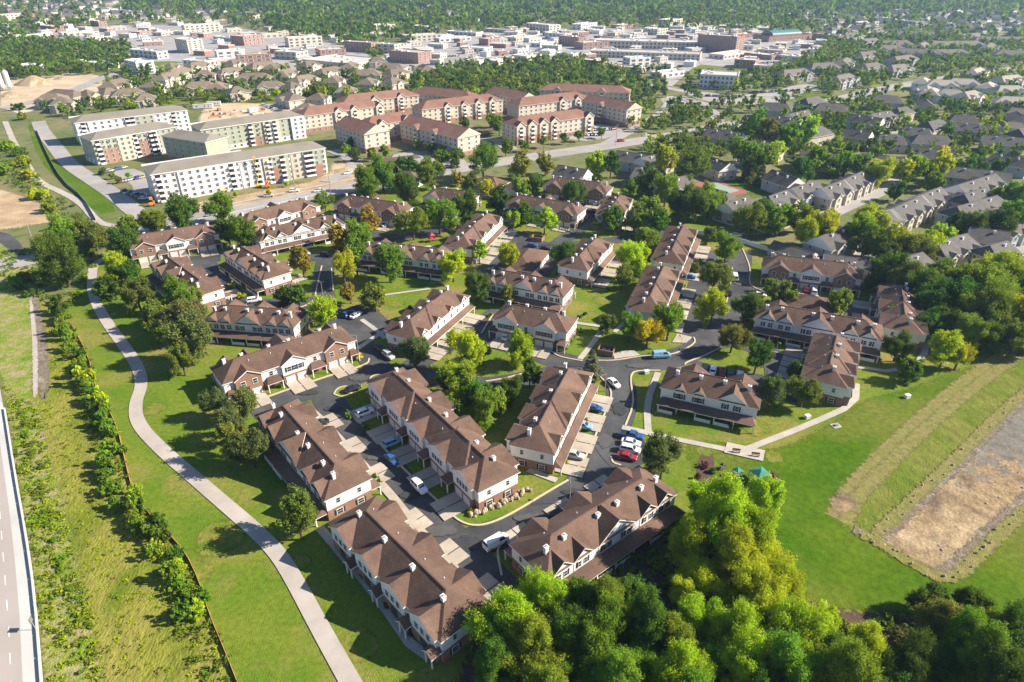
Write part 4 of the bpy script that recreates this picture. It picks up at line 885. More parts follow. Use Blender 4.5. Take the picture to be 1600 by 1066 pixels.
# small low shops and houses that fill the far town
SMALL = [([(560,112),(640,62),(850,42),(1255,46),(1300,80),(1190,105),(1000,108),(900,95),(720,105)], 110, 'shop', ('stucco', 'brick_far', 'siding_beige', 'siding_white'), 'small low shop'),
         ([(0,66),(0,30),(330,34),(560,66),(590,98),(480,108),(330,104),(230,96),(210,66)], 70, 'shop', ('stucco', 'brick_far', 'siding_white'), 'small low commercial building'),
         ([(1230,24),(1600,20),(1600,58),(1300,56)], 130, 'house', ('siding_grey', 'siding_beige', 'siding_white'), 'tiny distant house'),
         ([(0,4),(250,4),(420,30),(0,34)], 150, 'house', ('siding_beige', 'brick_far', 'siding_white'), 'tiny distant house'),
         ([(420,4),(1230,4),(1230,30),(600,34)], 110, 'house', ('siding_grey', 'siding_beige'), 'tiny distant house in the woods'),
         ([(1200,175),(1600,165),(1600,250),(1200,235)], 14, 'villa', ('siding_grey', 'siding_beige'), 'grey-roofed villa among trees')]
g5 = random.Random(31)
for poly, cnt, nm, walls, dsc in SMALL:
    done = 0; PW = W(poly); bx = (min(p[0] for p in PW), max(p[0] for p in PW), min(p[1] for p in PW), max(p[1] for p in PW))
    for _ in range(cnt*30):
        if done >= cnt: break
        x, y = g5.uniform(bx[0], bx[1]), g5.uniform(bx[2], bx[3])
        if not inpoly(x, y, PW) or onfoot(x, y, 12): continue
        k = (nm, g5.choice(walls), g5.randrange(3)); done += 1; L = (12, 17, 22)[k[2]]; Wd = (9, 11, 13)[k[2]]
        if k not in KIT:
            P = []; H = 4.6 if nm == 'shop' else 6.0; B = MB(); B.box(-L/2, L/2, -Wd/2, Wd/2, 0, H); P.append(('wall', B.mesh('wall', k[1]), (0,0,0), 0, None, []))
            if nm == 'shop': B = MB(); B.box(-L/2-.2, L/2+.2, -Wd/2-.2, Wd/2+.2, H, H+.6, 0, True); P.append(('roof', B.mesh('roof', 'roof_flat' if k[2] else 'roof_gravel'), (0,0,0), 0, None, [])); P.append(('roof_unit', U['post'], (L*.2, 1, H+1), 0, (2, 2, 1.2), []))
            else: P.append(('roof', hip_roof(L, Wd, H, .6, .5, .6, 'roof_grey' if k[2] else 'roof_tan'), (0,0,0), 0, None, []))
            for i in range(3): P.append(('window', U['win'], ((i-1)*L*.3, -Wd/2-.06, 1.9), 0, (L*.18, 1, 1.6), []))
            KIT[k] = P
        put(KIT[k], {'shop': 'shop', 'house': 'house', 'villa': 'villa'}[nm], None, 'shop' if nm == 'shop' else 'house', 'small far '+nm+'s', x, y, g5.choice((.55, -.38, .6, 1.2, -.3)), L, Wd, {'stucco': 'tan ', 'brick_far': 'brown ', 'siding_beige': 'beige ', 'siding_white': 'white ', 'siding_grey': 'grey '}[k[1]]+dsc)
# ------------------------------------------------------------------ vegetation
def leafmass_mat():
    m = MATS['leaf'].copy(); m.name = 'leaf_mass'; n = m.node_tree.nodes; l = m.node_tree.links
    at = n.new('ShaderNodeAttribute'); at.attribute_name = 'tint'; hs = [x for x in n if x.type == 'HUE_SAT'][0]
    l.new(at.outputs['Color'], hs.inputs['Color']); MATS['leaf_mass'] = m
leafmass_mat()
def quads_mesh(name, V, m, tone=None, tint=None):
    """V: (n,4,3) corner array"""
    n = len(V); me = bpy.data.meshes.new(name); me.vertices.add(n*4); me.vertices.foreach_set('co', V.reshape(-1).astype(np.float32))
    me.loops.add(n*4); me.loops.foreach_set('vertex_index', np.arange(n*4, dtype=np.int32)); me.polygons.add(n)
    me.polygons.foreach_set('loop_start', np.arange(0, n*4, 4, dtype=np.int32)); me.polygons.foreach_set('loop_total', np.full(n, 4, dtype=np.int32))
    if tone is not None: a = me.attributes.new('tone', 'FLOAT', 'FACE'); a.data.foreach_set('value', tone.astype(np.float32))
    if tint is not None: a = me.attributes.new('tint', 'FLOAT_COLOR', 'FACE'); a.data.foreach_set('color', np.c_[tint, np.ones(n)].astype(np.float32).reshape(-1))
    me.update(); me.validate(); me.materials.append(MATS[m]); return me
def norm(a): return a/np.maximum(np.linalg.norm(a, axis=1, keepdims=True), 1e-6)
def leaf_quads(p, nrm, size, g):
    n = len(p); t = norm(np.cross(nrm, g.normal(size=(n, 3)))); b = np.cross(nrm, t); s = (size*g.uniform(.65, 1.35, n))[:, None]
    return np.stack([p-t*s, p-b*s*.62, p+t*s, p+b*s*.62], 1)
def crown(seed, nblob, nleaf, leaf, hr, kind='round'):
    g = np.random.default_rng(seed); nlobe = int(g.integers(9, 14)) if nblob > 30 else 5
    ld = norm(g.normal(size=(nlobe, 3))+np.array([0, 0, .2])); lc = ld*g.uniform(.12, .33, (nlobe, 1)); lr = g.uniform(.12, .26, nlobe)
    li = g.integers(0, nlobe, nblob); bd = norm(g.normal(size=(nblob, 3))+ld[li]*.7)
    f = 1.0 if nblob > 60 else (1.25 if nblob > 30 else 1.6)
    rb = g.uniform(.06, .115, nblob)*f; c = lc[li]+bd*(lr[li]*g.uniform(.35, 1.0, nblob)**.6)[:, None]
    if kind == 'round': c[:, 2] = c[:, 2]/.5*hr*.46+hr*.5; sz = 1.0
    elif kind == 'tall':
        c[:, 2] = c[:, 2]/.5*hr*.48+hr*.5; k = 1.05-.5*np.clip((c[:, 2]-hr*.4)/(hr*.6), 0, 1); c[:, :2] *= k[:, None]; sz = 1.1
    elif kind == 'cone':
        z = g.uniform(0, 1, nblob)**1.25; c[:, 2] = hr*(.1+.88*z); a = g.uniform(0, 6.283, nblob); r = (1-z)*.42*g.uniform(.35, 1, nblob)**.5+.01
        c[:, 0] = np.cos(a)*r; c[:, 1] = np.sin(a)*r; rb = .07+.1*(1-z); sz = .9
    elif kind == 'bush': c[:, 2] = np.abs(c[:, 2])/.5*hr*.75+.1*hr; sz = .9
    bl = g.choice(nblob, nleaf, p=rb**2/np.sum(rb**2)); dd = norm(g.normal(size=(nleaf, 3))+np.array([0, 0, .25]))
    ax = norm(c-np.array([0, 0, hr*.4])+g.normal(size=(nblob, 3))*.12+np.array([0, 0, .28]))
    p = c[bl]+dd*(rb[bl]*g.uniform(.3, .95, nleaf))[:, None]*np.array([1, 1, sz*.85])+ax[bl]*(rb[bl]*g.uniform(-.9, 1.5, nleaf))[:, None]*(.0 if kind in ('cone', 'bush') else .95 if nblob > 60 else .4)
    p[:, 2] = np.maximum(p[:, 2], hr*.03)
    nr = norm(dd*.75+g.normal(size=(nleaf, 3))*.55+np.array([0, 0, .2]))
    tb = g.uniform(0, 1, nblob); tone = np.clip(.15+.5*tb[bl]+g.uniform(-.15, .35, nleaf), 0, 1)
    return leaf_quads(p, nr, leaf, g), tone
def crown_me(seed, nblob, nleaf, leaf, hr, kind): q, t = crown(seed, nblob, nleaf, leaf, hr, kind); return quads_mesh('crown', q, 'leaf', t)
def trunk_me(seed, hr, cone=False):
    r = random.Random(seed); B = MB(); B.tube((0,0,-.02), (.01,.005,hr*.32), .034, .024, 7); top = (.02*r.uniform(-1,1), .02*r.uniform(-1,1), hr*(.92 if cone else .72)); B.tube((.01,.005,hr*.32), top, .024, .008, 6)
    for i in range(6 if not cone else 0):
        a = i*1.05+r.uniform(-.3,.3); z = hr*r.uniform(.25,.5); rr = r.uniform(.22,.36); B.tube((.01,.005,z), (math.cos(a)*rr, math.sin(a)*rr, z+hr*r.uniform(.15,.3)), .014, .004, 5)
    return B.mesh('trunk', 'bark')
LOD = {}
def species(kind, lod, k):
    key = (kind, lod, k)
    if key not in LOD:
        hr = {'round': 1.12, 'tall': 1.6, 'cone': 1.7, 'bush': .8}[kind]
        nb, nl, lf = {'X': (280, 52000, .0128), 'N': (190, 18000, .0215), 'M': (100, 4000, .042), 'F': (40, 800, .08), 'S': (40, 1000, .06)}[lod]
        LOD[key] = (crown_me(hash(key) % 9973 if False else (k*131+len(kind)*17+ord(lod)), nb, nl, lf, hr, kind), trunk_me(k+len(kind)*7, hr, kind == 'cone'), hr)
    return LOD[key]
PAL = dict(g=(.155, .240, .020), d=(.082, .150, .018), y=(.30, .375, .016), Y=(.46, .43, .016), o=(.26, .24, .03), v=(.155, .188, .03), p=(.115, .150, .042), b=(.15, .19, .11), r=(.15, .06, .05))
WORD = dict(g='green', d='dark green', y='bright yellow-green', Y='golden yellow', o='orange-tinged', v='olive green', p='grey-green', b='bluish', r='dark red')
rt = random.Random(11); TREEPOS = []
def tree_at(X, Y, wid, col, kind='round', lod=None, group='trees of the estate', hs=1.0, cat='tree'):
    Lw = wid*FPX/(Y*CP+CAM_H*SP)
    lod = lod or ('X' if Lw > 62 else 'N' if Lw > 36 else 'M' if Lw > 17 else 'F')
    cm, tm, hr = species(kind, lod, rt.randrange(3 if lod == 'X' else 4))
    nm = {'cone': 'conifer_tree', 'bush': 'shrub'}.get(kind, 'deciduous_tree'); o = empty(nm, (X, Y, .05), rt.uniform(0, 6.28)); s = wid*1.22
    c0 = PAL[col]; j = [rt.uniform(.82, 1.2) for _ in range(3)]; base = rt.uniform(1.05, 1.45)
    c = newobj('crown', cm, o); c.scale = (s, s*rt.uniform(.9, 1.1), s*hs); c.color = (c0[0]*base*j[0], c0[1]*base*(.5+.5*j[1]), c0[2]*base, 1)
    if kind != 'bush': t = newobj('trunk', tm, o); t.scale = (s, s, s*hs)
    size = 'small ' if wid < 5 else ('big ' if wid > 11.5 else '')
    d = size+WORD[col]+' '+({'cone': 'conifer', 'tall': 'upright tree', 'bush': 'shrub'}.get(kind, 'round-crowned tree'))
    later(o, d, cat if kind != 'bush' else 'shrub', group, X, Y); TREEPOS.append((X, Y, wid*.5)); return o
def tree_px(px, py, wpx, col, kind='round', hs=1.0, **kw):
    zc = depth(px, py); wid = wpx*zc/FPX
    for _ in range(3):
        hr = {'round': 1.12, 'tall': 1.6, 'cone': 1.7, 'bush': .8}[kind]*wid*hs; X, Y = G(px, py, hr*(.5 if kind != 'cone' else .45)); wid = wpx*(Y*CP+(CAM_H-hr*.55)*SP)/FPX
    return tree_at(X, Y, wid, col, kind, hs=hs, **kw)
TR = '''206,360,36,g 240,355,40,g 292,338,46,d 340,330,40,g 356,366,36,d 383,366,42,g 197,382,46,d 96,415,66,d 184,423,38,y 180,400,22,g 214,465,44,v 202,440,40,d 278,462,46,g,t 248,497,36,v 146,372,40,v 100,370,46,g 172,452,34,d
507,316,25,g 572,286,40,g,t 597,277,44,g 632,265,32,d 637,300,42,d,t 675,277,38,g 714,281,18,o 715,250,22,d 755,255,46,g 762,295,22,Y 778,316,32,d 735,288,24,v 727,330,42,d 686,342,46,g 645,353,42,g 576,350,32,o 561,372,38,g 525,373,34,o 537,425,42,y,t 556,408,36,g,t 472,416,36,o 608,416,50,g 708,420,40,y 749,396,26,y,t 744,452,38,d 586,470,36,v 547,462,26,o 446,464,26,d 466,466,26,d 508,493,48,y 792,467,26,v 797,404,38,y 802,347,22,y,t
812,262,32,o 852,260,26,o 931,260,34,y 955,260,30,d,t 832,290,28,d 812,298,26,g 897,307,38,d 822,335,30,d 851,347,30,y,t 878,405,38,d,t 936,347,18,v 961,350,34,d 992,345,32,v 985,296,26,g 1015,287,36,d 1035,257,36,y 1080,264,54,v 1040,303,38,g 1017,330,34,g 1032,348,36,d 1064,322,44,d 1088,328,40,d 1108,320,42,g 1132,328,22,d 1010,383,38,g 985,412,46,y 972,436,30,v 1135,391,40,g 1116,440,46,v 1113,488,44,y 1165,484,42,d 1110,368,20,v 1172,347,44,g 1190,340,36,g
727,560,52,y,t 720,602,50,g,t 762,645,48,g 742,622,44,d 700,600,34,g 814,546,44,y,t 828,588,34,d,t 798,615,38,d 780,632,36,g 950,508,26,v 984,518,38,g 1012,525,40,Y 1045,510,46,g 756,550,22,d
1145,532,40,v 1182,565,44,d 1242,588,28,d 1256,616,44,v 1316,480,36,g 1402,547,38,d 1476,552,46,y,t 1498,560,40,y 1422,580,34,d 1428,520,34,d 1400,500,34,g 1412,478,30,d 1218,460,30,v 1235,470,26,g 1205,448,20,g
1208,352,34,g 1225,345,30,g 1265,370,46,y 1285,365,46,y 1250,345,36,g 1360,355,44,y 1345,372,42,g 1375,385,42,g 1405,385,46,y 1428,395,44,v 1450,388,40,y 1470,372,36,y 1500,355,36,d 1520,362,40,d 1555,360,44,d 1580,345,44,g 1590,310,40,g 1560,312,30,g 1400,302,24,d 1412,275,30,y 1375,275,38,y 1350,262,30,g 1322,258,32,g 1300,262,26,g 1245,272,32,d 1262,275,24,d 1275,252,34,g 1180,262,34,d 1165,250,34,g 1195,245,30,g 1215,240,28,y 1232,215,34,g 1257,212,36,y 1200,215,34,v 1180,200,34,g 1155,238,30,g
1385,430,52,d 1412,440,50,v 1440,455,54,d 1470,450,54,g 1455,480,54,d 1490,480,58,d 1500,445,50,g 1530,460,60,g 1525,500,60,g 1560,490,64,g 1590,500,60,y 1570,440,66,y 1598,450,54,y 1545,425,44,y 1480,510,48,d 1510,525,46,g 1545,525,50,d 1585,535,46,g 1450,510,44,d 1610,475,60,g 1630,520,60,g 1350,385,34,v 1388,402,36,d
540,236,17,g 556,243,18,d 580,243,17,g 602,238,17,g 548,226,14,d 690,247,20,g 714,243,18,d 655,228,15,g 674,232,15,d 690,236,15,g 790,233,20,g 820,229,16,d 850,223,16,g 880,217,15,d 905,213,15,g 940,209,14,g 780,200,22,g 768,190,18,g 728,195,16,d 185,282,10,v 200,276,10,g 176,275,9,g 160,268,10,v 420,302,10,Y 368,305,8,y 448,288,8,y 240,498,34,v 264,500,36,g 700,640,30,g'''
for tok in TR.split():
    f = tok.split(','); tree_px(float(f[0]), float(f[1]), float(f[2]), f[3], 'tall' if len(f) > 4 else 'round', hs=(.85 if len(f) > 4 else 1.0))
for x, y, w_, c in ((290,505,44,'p'),(262,515,36,'v'),(296,540,50,'p'),(284,566,34,'v'),(334,632,32,'p'),(376,636,36,'p'),(362,668,40,'p'),(392,706,44,'p'),(372,698,40,'v'),(466,815,54,'v'),(1036,722,48,'p'),(1202,622,36,'p'),(648,553,34,'p'),(925,574,26,'b'),(905,590,16,'b'),(1170,270,20,'p'),(1190,278,18,'p'),(295,482,34,'g')):
    tree_px(x, y, w_*1.15, c, 'round' if w_ > 30 else 'cone', hs=1.15 if w_ > 30 else .8, group='pines and conifers')
# the tall near woodland at the lower right
NW = '''795,985,84,y 850,955,74,y 832,1020,92,g 905,948,60,d 885,1000,80,d 945,955,66,g 950,1010,86,g 905,1050,84,g 985,940,60,d 1005,985,74,d 1042,1010,76,g 1000,1050,80,g 1078,918,72,y 1092,975,66,y 1060,1060,76,y 1118,1035,74,g 1130,940,50,y 1120,820,88,y 1165,835,84,y 1150,880,80,y 1190,880,74,y 1175,930,74,y 1200,965,76,y 1150,990,70,y 1170,1045,84,y 1215,920,70,y 1232,990,80,y 1262,1030,80,y 1222,1050,84,g 1285,985,62,y 1300,1040,76,g 1345,1020,74,y 1320,1070,80,g 1390,1060,70,d
1455,946,52,d 1515,955,56,d 1462,985,74,v 1490,1010,70,g 1430,1050,70,d 1478,1060,84,d 1530,1040,84,g 1575,990,80,d 1600,1040,84,d 1555,1080,90,d 1640,1000,84,g 1545,985,50,y 1075,860,70,y 1100,790,56,y 1195,800,56,y 770,1050,70,d 960,1080,90,g 1080,1110,90,g 1200,1110,90,d 860,1100,90,g 1400,1110,90,d'''
for tok in NW.split():
    f = tok.split(','); tree_px(float(f[0]), float(f[1]), float(f[2]), f[3], 'round' if rt.random() < .6 else 'tall', hs=rt.uniform(1.0, 1.15) if rt.random() < .6 else .8, group='trees of the near woodland')
# shrubs in the beds
SH = '''499,560,12,y 437,602,9,d 383,602,8,d 320,615,12,v 560,557,12,Y 545,561,9,g 583,795,14,y 735,797,12,Y 748,790,10,y 545,650,12,g 570,668,14,d 585,745,12,g 592,752,10,g 924,626,8,Y 917,654,8,Y 897,687,8,Y 887,722,8,Y 1062,645,14,v 1145,664,16,v 880,541,14,d 892,533,10,g 896,525,10,g 905,516,12,g 875,545,10,d 886,579,9,o 1210,527,14,Y 847,480,8,Y 858,482,6,Y 1100,726,14,r 1092,745,13,r 1095,758,14,g 1112,735,12,d 1205,745,16,r 1195,760,12,g 1150,775,10,d 1187,460,14,v 950,452,7,d 1088,418,18,v 1068,445,8,g 1062,462,8,g 1053,478,7,Y 1095,410,12,g 690,520,9,g 700,508,8,g 681,536,8,g 640,480,10,d 730,478,18,v 765,492,9,g 362,445,12,y 378,462,14,y 240,432,8,g 470,398,8,g 437,390,7,g 1240,449,7,g 1430,590,14,d 1160,582,12,g 545,845,12,g 570,900,16,d 585,910,14,d 605,945,14,d 622,960,12,g 640,990,12,d 530,830,12,d 690,985,10,d 905,495,8,d 915,490,8,d'''
for tok in SH.split():
    f = tok.split(','); tree_px(float(f[0]), float(f[1]), float(f[2]), f[3], 'bush', lod='S', group='garden shrubs')
# scrub row along the silt fence: saplings one can count
for i in range(48):
    t = i/47; k = t*(len(FENCE)-4); j = int(k); a = FENCE[j]; b = FENCE[min(j+1, len(FENCE)-1)]; fx = a[0]+(b[0]-a[0])*(k-j); fy = a[1]+(b[1]-a[1])*(k-j)
    tree_px(fx-rt.uniform(4, 20+30*t), fy+rt.uniform(-8, 8), rt.uniform(15, 26)+10*t, rt.choice('ggygd'), 'bush', hs=rt.uniform(.9, 1.7), lod='S', group='saplings along the silt fence')
for x, y, w_, c in ((60,300,26,'y'),(45,270,24,'y'),(30,250,24,'y'),(75,320,26,'g'),(95,345,30,'g'),(110,355,28,'y'),(20,440,26,'g'),(40,430,24,'g'),(30,235,20,'g'),(12,225,22,'y'),(55,430,20,'d'),(90,465,22,'g'),(100,490,20,'g'),(35,180,16,'v'),(28,165,16,'d'),(120,345,26,'v'),(70,395,28,'v'),(8,262,26,'g'),(130,388,26,'g'),(48,455,18,'d')):
    tree_px(x, y, w_, c, 'bush', hs=1.1, group='scrub on the left bank')
for i in range(30):
    t = i/29; tree_px(30+110*t+rt.uniform(-16, 30)*t, 640+400*t+rt.uniform(-12, 12), rt.uniform(8, 17), rt.choice('gvg'), 'bush', hs=rt.uniform(.4, .8), lod='S', group='roadside bushes')
# ---- random woods: nearest ones as individuals, the rest one mass
ZONES = [([(0,62),(205,68),(200,100),(120,112),(60,118),(0,118)], .97), ([(640,118),(760,100),(900,92),(1010,128),(1050,145),(1000,150),(960,155),(850,150),(830,165),(800,158),(700,142),(640,140)], .97),
         ([(960,160),(1060,165),(1100,190),(1060,215),(1000,205),(970,190)], .6), ([(1000,160),(1600,150),(1600,260),(1400,260),(1200,245),(1000,250)], .66), ([(1280,250),(1600,230),(1600,320),(1440,285),(1380,270)], .34),
         ([(250,140),(640,110),(660,150),(420,165),(250,160)], .42), ([(60,160),(260,140),(260,165),(80,178)], .5), ([(1200,60),(1600,55),(1600,150),(1420,120),(1350,140),(1200,135)], .5), ([(1440,85),(1600,95),(1600,130),(1480,125)], .9),
         ([(420,30),(600,30),(560,62),(420,62)], .5), ([(200,20),(460,20),(440,60),(330,62),(200,40)], .18), ([(0,0),(200,0),(200,34),(0,34)], .1), ([(560,42),(1250,30),(1290,100),(1180,120),(1000,110),(900,92),(700,105),(580,118)], .42),
         ([(1230,20),(1600,20),(1600,60),(1280,60)], .18), ([(380,100),(440,92),(460,115),(400,125)], .6), ([(1010,215),(1290,160),(1400,150),(1400,240),(1100,245)], .45)]
CELL = 8.2; stuff = []; indiv = []
NI = 0
grid = {}
for X, Y, c, s, a, b in FOOT:
    r = math.hypot(a, b)+6
    for i in range(int((X-r)//20), int((X+r)//20)+1):
        for j in range(int((Y-r)//20), int((Y+r)//20)+1): grid.setdefault((i, j), []).append((X, Y, c, s, a, b))
def hit(x, y, m):
    for X, Y, c, s, a, b in grid.get((int(x//20), int(y//20)), ()):
        dx, dy = x-X, y-Y
        if abs(dx*c+dy*s) < a+m and abs(-dx*s+dy*c) < b+m: return True
    return False
ABB = [(min(p[0] for p in A), max(p[0] for p in A), min(p[1] for p in A), max(p[1] for p in A), A) for A in AREAS]
def hard(x, y):
    for x0, x1, y0, y1, A in ABB:
        if x0 < x < x1 and y0 < y < y1 and inpoly(x, y, A): return True
    return False
TG = {}
for X, Y, r in TREEPOS: TG.setdefault((int(X//15), int(Y//15)), []).append((X, Y, r))
Yc = 280.0
while Yc < 2900:
    half = Yc*.79+70; Xc = -half; st = max(CELL, Yc/88)
    while Xc < half:
        x = Xc+rt.uniform(-.42, .42)*st; y = Yc+rt.uniform(-.42, .42)*st; px, py = PX(x, y, 4); den = None
        for Z, d in ZONES:
            if inpoly(px, py, Z): den = d; break
        if den is None: den = .55 if py < 44 else (.3 if py < 150 else 0.0)
        if rt.random() < den and not hit(x, y, 1.2) and (den > .95 or not hard(x, y)):
            if not any(math.hypot(x-a, y-b) < r+2.5 for i in (-1, 0, 1) for j in (-1, 0, 1) for a, b, r in TG.get((int(x//15)+i, int(y//15)+j), ())):
                (indiv if y < 350 or (y < 560 and den < .5 and rt.random() < .35) else stuff).append((x, y, st*rt.uniform(.8, 1.25)))
        Xc += st
    Yc += st
indiv.sort(key=lambda q: q[1]); extra = indiv[70:]; indiv = indiv[:70]; stuff += extra
for x, y, _s in indiv: tree_at(x, y, rt.uniform(6.5, 10.5), rt.choice('gggddyyvY'), 'round' if rt.random() < .7 else 'tall', hs=1.0 if rt.random() < .6 else .75, group='trees among the far houses')
def mass(name, pts, label, wr=(6, 11), templates=None, cols='gggdddvvy', nq=(30, .15), hr=1.15, colour=None, kmul=1.0, kind='round'):
    g = np.random.default_rng(len(pts)); n = len(pts); T = []
    for k in range(6):
        q, t = crown(900+k, 22, nq[0], nq[1], hr, kind); T.append((q, t))
    pts = np.array(pts); wd = pts[:, 2] if pts.shape[1] > 2 else g.uniform(*wr, n); an = g.uniform(0, 6.28, n); ti = g.integers(0, 6, n); V = []; TO = []; TI = []
    pal = np.array([PAL[c] for c in cols])*kmul; ci = g.integers(0, len(pal), n)
    for k in range(6):
        I = np.where(ti == k)[0]; q, t = T[k]; m = len(q)
        ca, sa = np.cos(an[I])[:, None, None], np.sin(an[I])[:, None, None]
        x = q[None, :, :, 0]; y = q[None, :, :, 1]; z = q[None, :, :, 2]; w_ = wd[I][:, None, None]; hz = w_*g.uniform(.8, 1.2, len(I))[:, None, None]
        A = np.stack([(x*ca-y*sa)*w_+pts[I, 0][:, None, None], (x*sa+y*ca)*w_+pts[I, 1][:, None, None], z*hz+0*w_], -1)
        V.append(A.reshape(-1, 4, 3)); TO.append(np.tile(t, len(I))); c = pal[ci[I]]*g.uniform(.8, 1.2, (len(I), 1)); TI.append(np.repeat(c, m, 0))
    o = newobj(name, quads_mesh(name, np.concatenate(V), 'leaf_mass', np.concatenate(TO), np.concatenate(TI))); o['kind'] = 'stuff'; o['label'] = label; o['category'] = 'trees' if 'wood' in name else 'plants'; return o
near = [p for p in stuff if p[1] < 700]; far = [p for p in stuff if p[1] >= 700]
mass('woodland', near, 'green woods and scattered trees beyond the apartments and villas', (7, 11.5), nq=(135, .105))
mass('far_woodland', far, 'distant bluish-green woods along the top of the photo', (7, 12), cols='gddgvg', nq=(26, .2), kmul=.95)
# weeds of the left meadow and verge
def inzone(n, poly, seed):
    g = random.Random(seed); P = W(poly); x0, x1, y0, y1 = min(p[0] for p in P), max(p[0] for p in P), min(p[1] for p in P), max(p[1] for p in P); out = []
    while len(out) < n:
        x, y = g.uniform(x0, x1), g.uniform(y0, y1)
        if inpoly(x, y, P): out.append((x, y))
    return out
mass('verge_weeds', inzone(800, [(5,600),(60,640),(100,800),(140,950),(170,1100),(80,1100),(60,930),(45,830),(22,700)], 3), 'yellow-green weeds between the highway barrier and the meadow', (.6, 2.0), cols='yygvy', nq=(26, .13), hr=.35, kmul=1.0, kind='bush')
mass('meadow_weeds', inzone(900, [(82,520),(108,520),(150,640),(200,800),(290,960),(330,1090),(170,1090),(110,800),(66,640)], 4), 'rough olive weeds and seed heads of the mown meadow', (.4, 1.2), cols='vvyy', nq=(12, .2), hr=.25, kmul=1.1, kind='bush')
mass('hedge_undergrowth', [(x, y) for x, y in inzone(480, [(96,500),(112,508),(142,562),(168,638),(186,675),(208,770),(260,834),(312,912),(355,1030),(390,1130),(330,1130),(290,1010),(250,910),(200,810),(160,720),(130,640),(105,560)], 5)], 'dense mixed undergrowth on the meadow side of the orange silt fence', (.7, 2.2), cols='vggvyg', nq=(26, .13), hr=.7, kind='bush')
mass('woodland_undergrowth', inzone(900, [(780,1000),(870,940),(960,885),(1060,810),(1200,810),(1225,890),(1255,955),(1450,970),(1600,970),(1600,1100),(780,1100)], 6), 'low shady undergrowth beneath the near woodland', (1.2, 3.4), cols='dggv', nq=(40, .12), hr=.7, kind='bush')
mass('bank_scrub', inzone(420, [(0,215),(30,235),(70,290),(130,330),(150,360),(160,400),(120,470),(100,480),(60,465),(0,440),(0,400),(50,390),(90,350),(60,310),(0,285)], 8), 'tangled scrub on the bank beside the winding path', (1.5, 4), cols='yggvd', nq=(50, .1), hr=.75, kind='bush')
